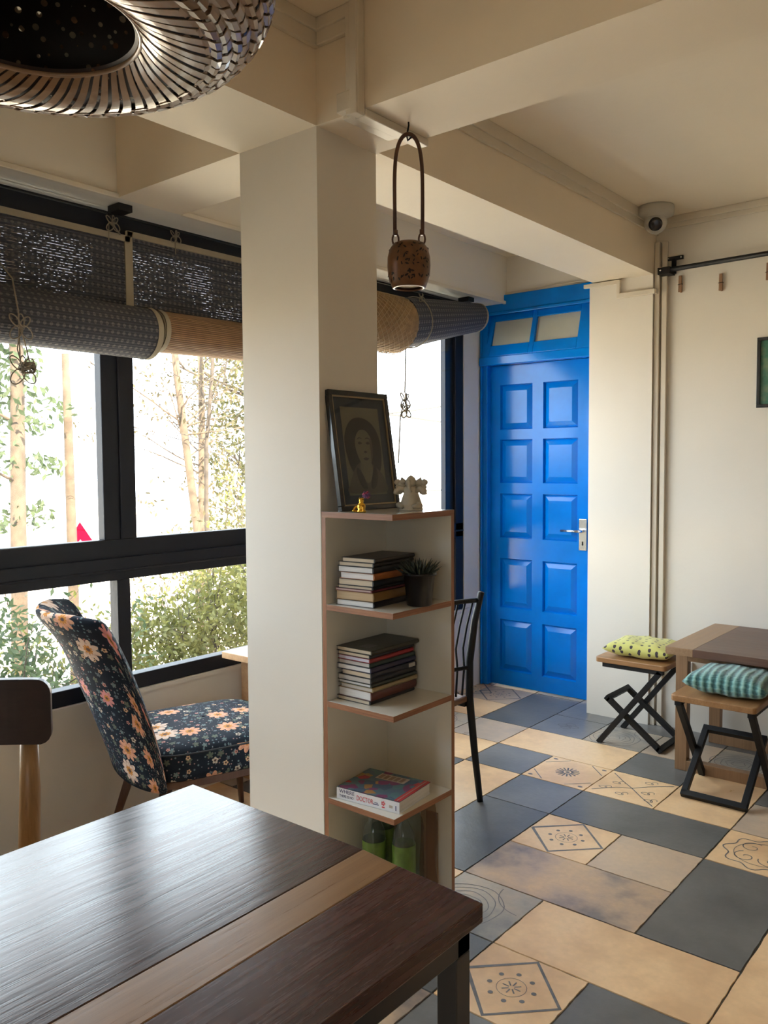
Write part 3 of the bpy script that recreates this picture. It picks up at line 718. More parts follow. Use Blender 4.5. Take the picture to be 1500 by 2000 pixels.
for s in (-1, 1):
    mb = MB(); c = hd*.042*s+Vector((0, 0, .138))
    mb.tube([c+hd*.010*cos(a)+Vector((0, 0, .017*sin(a))) for a in [2*pi*k/16 for k in range(16)]], .0032, 8, closed=True)
    mb.tube([c+Vector((0, 0, .012)), c+Vector((0, 0, .028))], .0075, 8)
    mb.build('handle_ring', 'cane', t)
mb = MB(); mb.tube([(.0, .0, ZB-1.975+.02), (.002, 0, ZB-1.975-.01), (-.006, .0, H-.004), (-.002, 0, H-.018), (.012, 0, H-.012)], .0028, 8)
mb.build('hook', 'black', t)

# ------------------------------------------------------------------ pendant lamp (woven)
M['wicker'] = plain('lacquered_bamboo_strip', (.30, .195, .12), .24, var=.35, scale=9, coat=.3)
g = N('dark_woven_lining'); v = g.coord('Object')
vo = g.n('ShaderNodeTexVoronoi'); g.l(v, vo.inputs['Vector']); vo.inputs['Scale'].default_value = 72; vo.inputs['Randomness'].default_value = .6
sz = g.n('ShaderNodeSeparateColor'); g.l(vo.outputs['Color'], sz.inputs[0])
f = g.math('LESS_THAN', vo.outputs['Distance'], g.math('MULTIPLY_ADD', sz.outputs[0], .22, .14))
g.col(g.mix(f, (.016, .007, .004), g.ramp(sz.outputs[1], [(.3, (.45, .16, .05)), (.6, (.85, .72, .52))]))); g.b.inputs['Roughness'].default_value = .5  # pale and orange dots paint the light glinting through the weave
tl = g.n('ShaderNodeBsdfTransparent'); mx = g.n('ShaderNodeMixShader'); g.l(g.math('MULTIPLY', f, .55), mx.inputs[0]); g.l(g.b.outputs[0], mx.inputs[1]); g.l(tl.outputs[0], mx.inputs[2]); g.l(mx.outputs[0], g.out.inputs[0])
M['lining'] = g.m
LC = Vector((-1.000, .545, 1.965))
t = thing('pendant_lamp', 'large woven bamboo pendant lamp with dark lining over the foreground table', 'lamp', LC)
PRF = [(.128, .020), (.150, .006), (.185, .000), (.222, .006), (.255, .022), (.280, .046), (.294, .078), (.292, .112), (.276, .145), (.246, .176), (.205, .202), (.150, .222), (.090, .234), (.045, .238)]
def prof(tt):
    q = tt*(len(PRF)-1); i = min(int(q), len(PRF)-2); u = q-i
    p0 = PRF[max(i-1, 0)]; p1 = PRF[i]; p2 = PRF[i+1]; p3 = PRF[min(i+2, len(PRF)-1)]
    return tuple(.5*((2*b)+(-a+c)*u+(2*a-5*b+4*c-d)*u*u+(-a+3*b-3*c+d)*u**3) for a, b, c, d in zip(p0, p1, p2, p3))
def surf(ph, tt, off):
    r, z = prof(tt); ra, za = prof(max(0, tt-.01)); rb, zb = prof(min(1, tt+.01)); tg = Vector((rb-ra, zb-za)).normalized(); nx, nz = tg.y, -tg.x
    r += nx*off; z += nz*off; return Vector((r*cos(ph), r*sin(ph), z))
NS = 58
mb = MB()
def strips(sign, t0, t1, tw, mi):
    for k in range(NS):
        v = []; n = 70; jit = random.uniform(-.003, .003)
        for i in range(n+1):
            tt = t0+(t1-t0)*i/n; ph = 2*pi*k/NS+sign*tw*tt*2.2+jit
            r, _ = prof(tt); w = 2*pi*r/NS*(.88 if tt > .22 else .80)
            # plain weave phase
            A = (ph-tw*2.2*tt)*NS/(2*pi); B = (ph+tw*2.2*tt)*NS/(2*pi)
            off = .0030*cos(pi*(A+B)/1.0)*sign if tt > .22 else 0
            dph = w/(2*r)*.85
            v += [surf(ph-dph, tt, off+.001*(k % 2)), surf(ph+dph, tt, off+.001*(k % 2))]
        mb.add(v, [(2*i, 2*i+1, 2*i+3, 2*i+2) for i in range(n)], mi, False)
strips(1, 0.0, 1.0, .85, 0); strips(-1, .20, 1.0, .85, 0)
sh = mb.build('shade', 'wicker', t, fixn=False)
sm = sh.modifiers.new('thick', 'SOLIDIFY'); sm.thickness = .0012
mb = MB(); mb.lathe([(prof(q)[0]-.007, prof(q)[1]+(.006 if q < .45 else -.006)) for q in [i/26 for i in range(27)]]+[(.0001, .231)], seg=64)
mb.build('lining', 'lining', t)
mb = MB(); mb.tube([(.128*cos(a), .128*sin(a), .021) for a in [2*pi*k/64 for k in range(64)]], .0035, 8, closed=True); mb.build('rim', 'wicker', t)
mb = MB(); mb.tube([(0, 0, .228), (0, 0, ZC-LC.z)], .003, 8); mb.lathe([(.0001, ZC-LC.z-.03), (.04, ZC-LC.z-.03), (.05, ZC-LC.z-.001)], seg=24); mb.build('cord', 'black', t)
mb = MB(); mb.lathe([(.0001, .150), (.02, .155), (.028, .175), (.02, .2), (.014, .215), (.014, .235)], seg=20); mb.build('bulb', plain('unlit_bulb', (.5, .42, .3), .2), t)

# ------------------------------------------------------------------ CCTV camera
t = thing('security_camera', 'white dome security camera fixed to the ceiling corner above the far pillar', 'security camera', (-1.680, 4.240, ZC))
mb = MB(); mb.lathe([(.0001, 0), (.088, 0), (.090, -.006), (.088, -.045), (.060, -.050), (.058, -.056), (.0001, -.056)], seg=36); mb.build('mount', 'grey_plastic', t)
d = Vector((.30, -.80, -.35)).normalized(); c = Vector((0, 0, -.080))
mb = MB(); mb.lathe([(.056*sin(a), .056*cos(a)) for a in [pi*k/16 for k in range(3, 17)]], c, 32, axis=d); mb.tube([(0, 0, -.045), (0, 0, -.07)], .054, 30); mb.build('housing', 'grey_plastic', t)
mb = MB(); mb.lathe([(.0001, .050), (.020, .050), (.032, .048), (.034, .044), (.034, .030)], c, 28, axis=d); mb.build('lens', 'lens', t)

# ------------------------------------------------------------------ rod, pegs, picture on far wall, socket
t = thing('wall_rod', 'black metal rod on a T bracket high on the far wall', 'rod', (-1.70, 4.40, 2.455))
mb = MB(); mb.tube([(-.012, 0, 0), (2.4, 0, .03)], .0125, 14); mb.build('rod', 'black', t)
mb = MB(); mb.box(-.005, .085, .055, .069, .060, .080); mb.box(.025, .047, .050, .066, -.012, .066); mb.box(-.025, .040, -.016, .066, -.020, .016); mb.build('bracket', 'black', t, .002)
for x, zz in ((-.008, 0), (.006, .070), (.074, .070)): MB().lathe([(.0001, .004), (.004, .003), (.005, 0)], (x, .054 if zz else -.017, zz), 10, axis=(0, -1, 0)).build('screw', 'chrome', t)
M['peg'] = wood('bamboo_peg', (.20, .10, .05), (.40, .24, .13), .6, 'Z', 3)
for i, (x, z, h, lab) in enumerate(((-1.632, 2.345, .085, 'brown wooden peg on the far wall closest to the rod bracket'), (-1.423, 2.325, .085, 'brown wooden peg on the far wall, middle one under the rod'), (-1.195, 2.345, .085, 'brown wooden peg on the far wall at the right edge of the picture'))):
    t = thing('wooden_peg', lab, 'peg', (x, YR-.012, z), 0, 'pegs under the wall rod')
    mb = MB(); mb.bar((-.004, .004, 0), (-.002, .004, h), .010, .008, (0, 1, 0)); mb.bar((.006, .004, -.004), (.004, .004, h), .009, .008, (0, 1, 0)); mb.build('prong', 'peg', t, .001)
    mb = MB(); mb.tube([(-.010, -.002, h*.45), (.012, -.002, h*.47), (.012, .009, h*.47), (-.010, .009, h*.45)], .0015, 6, closed=True); mb.build('binding', 'black', t)
t = thing('framed_picture', 'black framed green picture on the far wall cut by the right edge', 'picture', (-1.236, YR, 1.716))
mb = MB(); W, H = .30, .349; b = .017
for q in ((0, W, 0, b), (0, W, H-b, H), (0, b, b, H-b), (W-b, W, b, H-b)): mb.box(q[0], q[1], -.022, 0, q[2], q[3])
mb.build('frame', 'frame_black', t, .0015)
gp = N('green_print'); v = gp.coord('Object'); gp.col(gp.ramp(gp.noise(v, 12, 3), [(.3, (.02, .09, .07)), (.5, (.07, .20, .14)), (.7, (.22, .30, .20))])); gp.b.inputs['Roughness'].default_value = .2
box(b, W-b, -.012, -.006, b, H-b).build('print', gp.m, t)
t = thing('wall_socket', 'white wall socket low on the far wall behind the far stool', 'socket', (-1.606, YR, .33))
mb = MB(); mb.box(-.018, .070, -.012, 0, -.045, .045); mb.build('plate', 'white_plastic', t, .003)
mb = MB()
for x, zz in ((.020, .014), (.034, .014), (.027, -.012)): mb.box(x-.003, x+.003, -.0125, -.0115, zz-.006, zz+.006)
mb.build('slots', 'lens', t)

# ------------------------------------------------------------------ stools
M['stoolwood'] = wood('honey_stool_wood', (.24, .115, .045), (.45, .25, .11), .38, 'X', 1., .5)
def make_stool(name, label, loc, rz, group):
    # local: x across seat (depth of the X), y along the seat's long side
    t = thing(name, label, 'stool', loc, rz, group)
    mb = MB(); hw, hl = .185, .175
    pts = []
    for (cx, cy, a0) in ((hw-.02, hl-.02, 0), (-hw+.02, hl-.02, pi/2), (-hw+.02, -hl+.02, pi), (hw-.02, -hl+.02, 1.5*pi)):
        for k in range(5): pts.append((cx+.02*cos(a0+k*pi/8), cy+.02*sin(a0+k*pi/8)))
    mb.prism(pts, .425, .452); mb.build('seat', 'stoolwood', t, .004)
    T = .026; yl = .150
    for s_ in (-1, 1): box(-hw+.035, hw-.02, s_*yl-T/2, s_*yl+T/2, .402, .425).build('seat_rail', 'black', t, .0015)
    for s in (-1, 1): MB().bar((.150, s*yl, .415), (-.172, s*yl, .0), T, T, (0, 1, 0)).build('leg', 'black', t, .0015)
    yi = .150-T
    lb, lt = Vector((.140, 0, .016)), Vector((-.135, 0, .232))
    mb = MB()
    for s in (-1, 1): mb.bar((lb.x, s*yi, lb.z), (lt.x, s*yi, lt.z), T, T, (0, 1, 0))
    dd = (lt-lb).normalized()
    for p in (lb, lt): mb.bar((p.x, -yi-T/2, p.z), (p.x, yi+T/2, p.z), T, T, (-dd.z, 0, dd.x))
    mb.build('loop_frame', 'black', t, .0015)
    return t
GS = 'cross legged wooden stools at the low table'
s1 = make_stool('cross_leg_stool', 'honey wood stool with crossed black legs beside the far pillar, yellow cushion on it', (-1.683, 4.150, 0), 0, GS)
s2 = dup(s1, (-1.130, 3.700, 0), -pi/2, 'honey wood stool under the teal cushion, with crossed black legs, before the low table', GS)
def pillow(name, label, loc, rz, w, l, h, mat, cat='cushion', tilt=0, pinch=.10):
    mb = MB(); n = 26
    def fn(u, v, s):
        a, b = 2*u-1, 2*v-1
        e = (max(0, (1-abs(a)**3.2))*max(0, (1-abs(b)**3.2)))**.42
        k = 1-pinch*(1-abs(a))*0
        x = a*w/2*(1-pinch*(1-b*b)*.6*abs(a)); y = b*l/2*(1-pinch*(1-a*a)*.6*abs(b))
        return (x, y, h/2+s*h/2*e+.003*sin(9*a+4*b)*e)
    mb.grid(lambda u, v: fn(u, v, 1), n, n, uvf=lambda u, v: (u*w, v*l)); mb.grid(lambda u, v: fn(u, v, -1), n, n, uvf=lambda u, v: (u*w, v*l+1))
    o = mb.build(name, mat); o.location = loc; o.rotation_euler = (0, 0, rz)
    b = bmesh.new(); b.from_mesh(o.data); bmesh.ops.remove_doubles(b, verts=b.verts, dist=.0004); bmesh.ops.recalc_face_normals(b, faces=b.faces); b.to_mesh(o.data); b.free()
    for p in o.data.polygons: p.use_smooth = True
    return tag(o, label, cat)
g = N('yellow_print_cotton'); v = g.coord('UV')
vo = g.n('ShaderNodeTexVoronoi', voronoi_dimensions='2D'); mp = g.n('ShaderNodeMapping'); g.l(v, mp.inputs[0]); mp.inputs['Scale'].default_value = (22, 30, 1); g.l(mp.outputs[0], vo.inputs['Vector']); vo.inputs['Scale'].default_value = 1; vo.inputs['Randomness'].default_value = .35
g.col(g.mix(g.math('LESS_THAN', vo.outputs['Distance'], .17), (.56, .54, .15), (.035, .022, .03)))
g.b.inputs['Roughness'].default_value = .8; g.b.inputs['Sheen Weight'].default_value = .2; g.bump(g.noise(v, 900, 2), .15, .001)
M['yellow_print'] = g.m
g = N('teal_knit'); v = g.coord('UV')
w1 = g.n('ShaderNodeTexWave', wave_type='BANDS', bands_direction='X'); g.l(v, w1.inputs['Vector']); w1.inputs['Scale'].default_value = 9.5; w1.inputs['Distortion'].default_value = 1.2; w1.inputs['Detail'].default_value = 3; w1.inputs['Detail Scale'].default_value = 6
w2 = g.n('ShaderNodeTexWave', wave_type='BANDS', bands_direction='Y'); g.l(v, w2.inputs['Vector']); w2.inputs['Scale'].default_value = 42; w2.inputs['Distortion'].default_value = 2
mxx = g.math('MULTIPLY_ADD', w2.outputs['Fac'], .22, g.math('MULTIPLY', w1.outputs['Fac'], .72))
g.col(g.ramp(mxx, [(.15, (.030, .10, .10)), (.45, (.10, .27, .26)), (.8, (.26, .48, .44))])); g.b.inputs['Roughness'].default_value = .9; g.b.inputs['Sheen Weight'].default_value = .4
g.bump(mxx, .9, .006); M['teal_knit'] = g.m
pillow('yellow_cushion', 'yellow cushion with small dark marks on the stool by the pillar', (-1.672, 4.150, .4525), .04, .345, .30, .085, 'yellow_print')
pillow('teal_cushion', 'teal knitted cushion on the stool in front of the low table', (-1.098, 3.705, .4525), 0, .345, .30, .108, 'teal_knit')

# ------------------------------------------------------------------ low table by the far wall
M['tabletop_brown'] = wood('brown_table_wood', (.075, .035, .025), (.16, .085, .058), .4, 'X', 1, .5); M['table_pale'] = wood('pale_brown_wood', (.26, .15, .08), (.40, .26, .15), .4, 'Y', 1, .5)
M['legwood'] = wood('leg_wood', (.20, .11, .055), (.34, .20, .105), .42, 'Z', 1, .5)
TX, TXR, TY, TYF = -1.417, -.50, 3.750, 4.440
t = thing('low_table', 'low brown wooden table with loop legs against the far wall', 'table', ((TX+TXR)/2, (TY+TYF)/2, 0))
mb = MB(); mb.box(TX, TX+.125, TY, TYF, .570, .605, 0); mb.box(TX+.125, TXR, TY, TYF, .570, .605, 1); rel(mb, t).build('tabletop', ['table_pale', 'tabletop_brown'], t, .002)
for y0 in (TY+.115, TYF-.095):
    mb = MB(); w = .055
    mb.box(TX+.008, TX+.008+w, y0, y0+.045, 0, .568); mb.box(TXR-.008-w, TXR-.008, y0, y0+.045, 0, .568)
    mb.box(TX+.008+w, TXR-.008-w, y0, y0+.045, 0, .05); mb.box(TX+.008+w, TXR-.008-w, y0, y0+.045, .522, .568)
    rel(mb, t).build('loop_leg', 'legwood', t, .002)
for x in (TX+.03, -1.05, TXR-.075): rel(box(x, x+.045, TY+.16, TYF-.095, .522, .568), t).build('crosspiece', 'legwood', t, .002)

# ------------------------------------------------------------------ low window table (mostly hidden by the pillar)
M['pinewood'] = wood('pale_orange_wood', (.42, .23, .11), (.62, .38, .20), .42, 'Y', 1, .5)
t = thing('window_table', 'pale wooden low table by the window, mostly hidden behind the near pillar', 'table', (-2.65, 2.75, 0))
rel(box(-2.950, -2.36, 2.425, 3.08, .575, .605), t).build('tabletop', 'pinewood', t, .002)
for y0 in (2.52, 2.97):
    mb = MB()
    mb.box(-2.93, -2.875, y0, y0+.045, 0, .573); mb.box(-2.435, -2.38, y0, y0+.045, 0, .573); mb.box(-2.875, -2.435, y0, y0+.045, 0, .05); mb.box(-2.875, -2.435, y0, y0+.045, .523, .573)
    rel(mb, t).build('loop_leg', 'pinewood', t, .002)

# ------------------------------------------------------------------ black metal chair behind the bookshelf
M['seatwood'] = wood('brown_seat_wood', (.10, .05, .03), (.20, .11, .07), .4, 'Y', 1, .5)
t = thing('metal_chair', 'black metal slat back chair between the bookshelf and the blue door', 'chair', (-2.12, 2.78, 0))
def P(x, y, z): return (x+2.12, y-2.78, z)
yb, ya = 2.97, 2.60
def post(y): return [P(-1.918, y, 0), P(-1.945, y, .20), P(-1.972, y, .44), P(-1.972, y, .60), P(-1.945, y, .78), P(-1.912, y, .905)]
for y in (ya, yb): MB().tube(post(y), [.013, .015, .017, .017, .015, .013], 12).build('rear_leg', 'black', t)
for y in (ya+.02, yb-.02): MB().tube([P(-2.32, y, .43), P(-2.345, y, .0)], .012, 10).build('front_leg', 'black', t)
mb = MB()
def rail(z, x, sag): return [P(x-sag*sin(pi*k/10), ya+(yb-ya)*k/10, z) for k in range(11)]
MB().tube(rail(.870, -1.923, .055), .010, 10).build('back_rail', 'black', t); MB().tube(rail(.575, -1.972, .040), .009, 10).build('back_rail', 'black', t)
for k in range(10):
    q = (k+.9)/10.7; y = ya+(yb-ya)*q; s = sin(pi*q)
    MB().tube([P(-1.923-.055*s, y, .870), P(-1.955-.05*s, y, .76), P(-1.975-.05*s, y, .66), P(-1.972-.040*s, y, .575), P(-1.985-.03*s, y, .455)], .0048, 8).build('slat', 'black', t)
box(-.235, .145, -.175, .18, .425, .452).build('seat', 'seatwood', t, .006)
mb = MB(); mb.box(-.21, .14, -.185, -.165, .405, .424); mb.box(-.21, .14, .165, .185, .405, .424); mb.box(-.215, -.195, -.17, .17, .405, .424); mb.build('seat_frame', 'black', t, .002)
pillow('seat_cushion', 'small yellow cushion on the black metal chair', (-2.20, 2.79, .4525), .1, .30, .30, .07, 'yellow_print')

# ------------------------------------------------------------------ wooden chair by the window
M['chairwood'] = wood('golden_chair_wood', (.19, .10, .035), (.33, .19, .08), .38, 'Z', 1, .5); M['darkback'] = wood('dark_stained_backrest', (.012, .005, .004), (.028, .012, .009), .35, 'X', 1, .5)
t = thing('wooden_chair', 'wooden chair with dark curved backrest board between foreground table and window', 'chair', (-2.114, .908, 0), radians(-128))
# local x runs along the board; local +y is the side the board shows to the table
mb = MB()
def bend(x): return -.035*(1-(x/.215)**2)
# build the bent board as thin vertical strips
NX = 24
def zr(x):
    hw, z0, z1, r = .215, .744, .912, .035; e = abs(x)-(hw-r)
    d = 0 if e <= 0 else r-sqrt(max(0, r*r-e*e)); return z0+d, z1-d
xs = [-.215+.43*(.5-.5*cos(pi*i/NX)) for i in range(NX+1)]
vv = []
for x in xs:
    a, b = zr(x); bb = bend(x); vv += [(x, bb-.012, a), (x, bb-.012, b), (x, bb+.012, b), (x, bb+.012, a)]
fs = []
for i in range(NX):
    for k in range(4): fs.append((4*i+k, 4*i+(k+1) % 4, 4*i+4+(k+1) % 4, 4*i+4+k))
fs += [(0, 1, 2, 3), (4*NX+3, 4*NX+2, 4*NX+1, 4*NX)]
mb.add(vv, fs); mb.build('backrest', 'darkback', t, .003)
for s in (-1, 1):
    MB().tube([(s*.150, -.056, .81), (s*.150, -.040, .62), (s*.150, -.005, .45), (s*.158, -.02, .22), (s*.168, -.05, 0)], [.020, .026, .027, .023, .017], 14).build('rear_leg', 'chairwood', t)
    MB().tube([(s*.170, .40, .43), (s*.185, .43, 0)], [.022, .015], 14).build('front_leg', 'chairwood', t)
mb = MB(); mb.grid(lambda a, b: (.42*(a-.5)*(1+.12*b), .01+.43*b, .452-.012*sin(pi*a)*sin(pi*b)), 12, 12); mb.box(-.20, .20, .0, .43, .415, .438); mb.build('seat', 'chairwood', t)

# ------------------------------------------------------------------ floral chair
g = N('floral_fabric'); UV = g.coord('UV')
def flower_layer(base, scale, rmin, rmax, petals, amp, c_lo, c_mid, c_hi, keep, centre=None, seed=0., rand=.75):
    mp = g.n('ShaderNodeMapping'); g.l(UV, mp.inputs[0]); mp.inputs['Scale'].default_value = (scale, scale, 1); mp.inputs['Location'].default_value = (seed, seed*1.7, 0)
    vo = g.n('ShaderNodeTexVoronoi', voronoi_dimensions='2D'); g.l(mp.outputs[0], vo.inputs['Vector']); vo.inputs['Scale'].default_value = 1; vo.inputs['Randomness'].default_value = rand
    sb = g.n('ShaderNodeVectorMath', operation='SUBTRACT'); g.l(mp.outputs[0], sb.inputs[0]); g.l(vo.outputs['Position'], sb.inputs[1])
    sx = g.n('ShaderNodeSeparateXYZ'); g.l(sb.outputs[0], sx.inputs[0]); an = g.math('ARCTAN2', sx.outputs[1], sx.outputs[0])
    sc = g.n('ShaderNodeSeparateColor'); g.l(vo.outputs['Color'], sc.inputs[0])
    ph = g.math('MULTIPLY', sc.outputs[2], 6.28)
    pet = g.math('ABSOLUTE', g.math('COSINE', g.math('MULTIPLY_ADD', an, petals/2., ph)))
    shape = g.math('MULTIPLY_ADD', pet, amp, 1-amp)
    rad = g.math('MULTIPLY', g.math('MULTIPLY_ADD', sc.outputs[1], rmax-rmin, rmin), shape)
    m = g.math('MULTIPLY', g.math('LESS_THAN', vo.outputs['Distance'], rad), g.math('LESS_THAN', sc.outputs[0], keep))
    colr = g.ramp(sc.outputs[1], [(0, c_lo), (.34, c_mid), (.67, c_hi)], 'CONSTANT')
    nz = g.noise(mp.outputs[0], 7, 3); colr = g.mix(g.math('MULTIPLY', g.math('GREATER_THAN', nz, .56), .35), colr, (.25, .10, .08))
    out = g.mix(m, base, colr)
    if centre:
        m2 = g.math('MULTIPLY', g.math('LESS_THAN', vo.outputs['Distance'], g.math('MULTIPLY', rad, .42)), g.math('LESS_THAN', sc.outputs[0], keep)); out = g.mix(m2, out, centre)
        m3 = g.math('MULTIPLY', g.math('LESS_THAN', vo.outputs['Distance'], g.math('MULTIPLY', rad, .18)), g.math('LESS_THAN', sc.outputs[0], keep)); out = g.mix(m3, out, (.10, .06, .05))
    return out
c = g.ramp(g.noise(UV, 20, 2), [(.3, (.008, .012, .020)), (.7, (.014, .019, .030))])
c = flower_layer(c, 75, .14, .30, 6, .3, (.20, .24, .28), (.30, .20, .20), (.12, .20, .22), .42, seed=3.1)
c = flower_layer(c, 26, .18, .38, 5, .55, (.10, .14, .16), (.14, .20, .20), (.10, .13, .10), .62, seed=7.7)
c = flower_layer(c, 21, .14, .27, 5, .4, (.55, .26, .22), (.62, .42, .26), (.50, .44, .36), .45, (.05, .03, .03), seed=1.3)
c = flower_layer(c, 7.6, .26, .40, 9, .38, (.62, .26, .25), (.66, .34, .22), (.66, .50, .40), .54, (.52, .22, .05), seed=5.4, rand=.7)
g.col(c); g.b.inputs['Roughness'].default_value = .85; g.b.inputs['Specular IOR Level'].default_value = .2
g.bump(g.noise(UV, 700, 2), .12, .001); M['floral'] = g.m
M['dark_leg'] = wood('dark_brown_leg', (.07, .028, .018), (.13, .06, .035), .4, 'Z', 1, .5)
t = thing('floral_chair', 'barrel back armless chair in black fabric printed with pink and peach flowers beside the window', 'chair', (-2.586, 2.005, 0), radians(-18.7))
# back shell: angle th from -A..A around the rear (0 = straight back)
def shell_pt(th, vq, side):
    # vq 0 bottom .. 1 rim ; side +1 outside, -1 inside
    q = abs(th)/A
    rim = .950+.012*math.exp(-((q-.45)/.28)**2)-.02*q-.46*max(0, (q-.74)/.26)**1.7
    z0 = .315; z = z0+(rim-z0)*vq; hh = (z-z0)/.64
    rx = .272+.018*hh; ry = .085+.105*hh
    lean = .03*hh+.105*hh**1.25
    cx = rx*sin(th); cy = -.192-ry*cos(th)-lean*(1-.12*q)
    roll_ = .050*max(0, (vq-.72)/.28)**2*(1-q)**.5 if q < 1 else 0
    nx, ny = sin(th), -cos(th)
    tk = (.036*(1-.35*q**3))*(sqrt(max(0, 1-max(0, (vq-.92)/.08)**2)))
    tk *= 1 if q < .93 else sqrt(max(0, 1-((q-.93)/.07)**2))
    off = side*tk+roll_
    return (cx+nx*off, cy+ny*off, z)
A = 1.38; nth, nv = 61, 30
ARC = [0]
for i in range(1, 201):
    a_, b_ = [Vector(shell_pt((2*q_/200-1)*A, .6, 1)) for q_ in (i-1, i)]; ARC.append(ARC[-1]+(b_-a_).length)
def arc(u): return ARC[min(200, int(u*200+.5))]
mb = MB()
def vv_(i): return (1-(1-i)**1.6)
mb.grid(lambda u, v: shell_pt((2*u-1)*A, vv_(v), 1), nth, nv, uvf=lambda u, v: (arc(u)+.35, vv_(v)*.70))
mb.grid(lambda u, v: shell_pt((2*u-1)*A, vv_(v), -1), nth, nv, uvf=lambda u, v: (arc(u)*.9+.35, 1.42-vv_(v)*.70))
mb.grid(lambda u, v: tuple(Vector(shell_pt((2*u-1)*A, 0, 1)).lerp(Vector(shell_pt((2*u-1)*A, 0, -1)), v)), nth, 3, uvf=lambda u, v: (u*.95, -.05*v))
o = mb.build('backrest', 'floral', t)
b = bmesh.new(); b.from_mesh(o.data); bmesh.ops.remove_doubles(b, verts=b.verts, dist=.0006); bmesh.ops.recalc_face_normals(b, faces=b.faces); b.to_mesh(o.data); b.free()
for p in o.data.polygons: p.use_smooth = True
# seat: rounded slab with piping edge
def seat_outline(k, n):
    a = 2*pi*k/n; e = .42; ca, sa = cos(a), sin(a)
    return (.272*math.copysign(abs(ca)**e, ca), .02+.285*math.copysign(abs(sa)**e, sa))
ns = 72; mb = MB(); rows = [(.94, .332), (.985, .340), (1.0, .36), (1.0, .425), (.992, .437), (.97, .446), (.90, .456), (.75, .464), (.5, .470), (.2, .473), (.02, .474)]
ring_uv = [0, .01, .03, .095]
def seat_band(ja, jb, uvf):
    vs, uvs = [], []
    for j in range(ja, jb):
        q, z = rows[j]
        for k in range(ns+1):
            x, y = seat_outline(k % ns, ns); vs.append((x*q, .02+(y-.02)*q, z)); uvs.append(uvf(x*q, y*q, z, k))
    mb.add(vs, [(j*(ns+1)+k, j*(ns+1)+k+1, (j+1)*(ns+1)+k+1, (j+1)*(ns+1)+k) for j in range(jb-ja-1) for k in range(ns)], 0, True, uvs)
PERI = [0]
for k in range(1, ns+1):
    (xa, ya_), (xb, yb_) = seat_outline(k-1, ns), seat_outline(k % ns, ns); PERI.append(PERI[-1]+math.hypot(xb-xa, yb_-ya_))
seat_band(0, 5, lambda x, y, z, k: (PERI[k]+.3, z+1.3))
seat_band(4, len(rows), lambda x, y, z, k: (x+3.0, y+3.0))
mb.build('seat', 'floral', t)
mb = MB(); mb.tube([(seat_outline(k, ns)[0]*.998, .02+(seat_outline(k, ns)[1]-.02)*.998, .432) for k in range(ns)], .0035, 8, closed=True); mb.build('piping', plain('black_piping', (.012, .014, .020), .5), t)
mb = MB(); pts = [(seat_outline(k, ns)[0]*.95, .02+(seat_outline(k, ns)[1]-.02)*.95) for k in range(ns)]; mb.prism(pts, .305, .332); mb.build('seat_frame', 'dark_leg', t, .002)
for sx in (-1, 1):
    MB().tube([(sx*.205, .235, .31), (sx*.225, .262, 0)], [.020, .011], 14).build('leg', 'dark_leg', t)
    MB().tube([(sx*.195, -.185, .31), (sx*.215, -.290, 0)], [.021, .012], 14).build('leg', 'dark_leg', t)

# ------------------------------------------------------------------ roller blinds
def blindmat(name, base, diam, gaps=True):
    g = N(name); v = g.coord('UV')
    sx = g.n('ShaderNodeSeparateXYZ'); g.l(v, sx.inputs[0])
    s = 1/.024
    a = g.math('SINE', g.math('MULTIPLY', g.math('ADD', sx.outputs[0], g.math('MULTIPLY', sx.outputs[1], .85)), pi*s)); b = g.math('SINE', g.math('MULTIPLY', g.math('SUBTRACT', sx.outputs[0], g.math('MULTIPLY', sx.outputs[1], .85)), pi*s))
    m = g.math('GREATER_THAN', g.math('MULTIPLY', a, b), .42)
    sl = g.math('SINE', g.math('MULTIPLY', sx.outputs[1], 2*pi/.0105))
    col = g.mix(m, base, diam); col = g.mix(g.math('MULTIPLY', g.math('LESS_THAN', sl, -.55), .5), col, tuple(x*.35 for x in base))
    g.col(col); g.b.inputs['Roughness'].default_value = .75
    g.bump(sl, .4, .002)
    if gaps:
        mp = g.n('ShaderNodeMapping'); g.l(v, mp.inputs[0]); mp.inputs['Scale'].default_value = (90, 95, 1)
        nz = g.noise(mp.outputs[0], 1.0, 1); nz2 = g.noise(v, 3.0, 1)
        ga = g.math('MULTIPLY', g.math('LESS_THAN', sl, -.93), g.math('GREATER_THAN', g.math('MULTIPLY_ADD', nz2, .7, g.math('MULTIPLY', nz, .6)), .70))
        tr = g.n('ShaderNodeBsdfTransparent'); tr.inputs[0].default_value = (.11, .10, .10, 1); mx = g.n('ShaderNodeMixShader'); g.l(ga, mx.inputs[0]); g.l(g.b.outputs[0], mx.inputs[1]); g.l(tr.outputs[0], mx.inputs[2]); g.l(mx.outputs[0], g.out.inputs[0])
    return g.m
M['blind_sheet'] = blindmat('grey_lattice_blind', (.050, .052, .066), (.135, .128, .130)); M['blind_roll'] = blindmat('grey_lattice_roll', (.050, .052, .066), (.145, .138, .140), False)
M['binding'] = plain('beige_binding_tape', (.34, .29, .21), .8, bump=.2)
g = N('bamboo_slat_roll'); v = g.coord('UV'); sx = g.n('ShaderNodeSeparateXYZ'); g.l(v, sx.inputs[0])
sl = g.math('SINE', g.math('MULTIPLY', sx.outputs[1], 2*pi/.008)); mp = g.n('ShaderNodeMapping'); g.l(v, mp.inputs[0]); mp.inputs['Scale'].default_value = (3, 120, 1); nz = g.noise(mp.outputs[0], 1, 3)
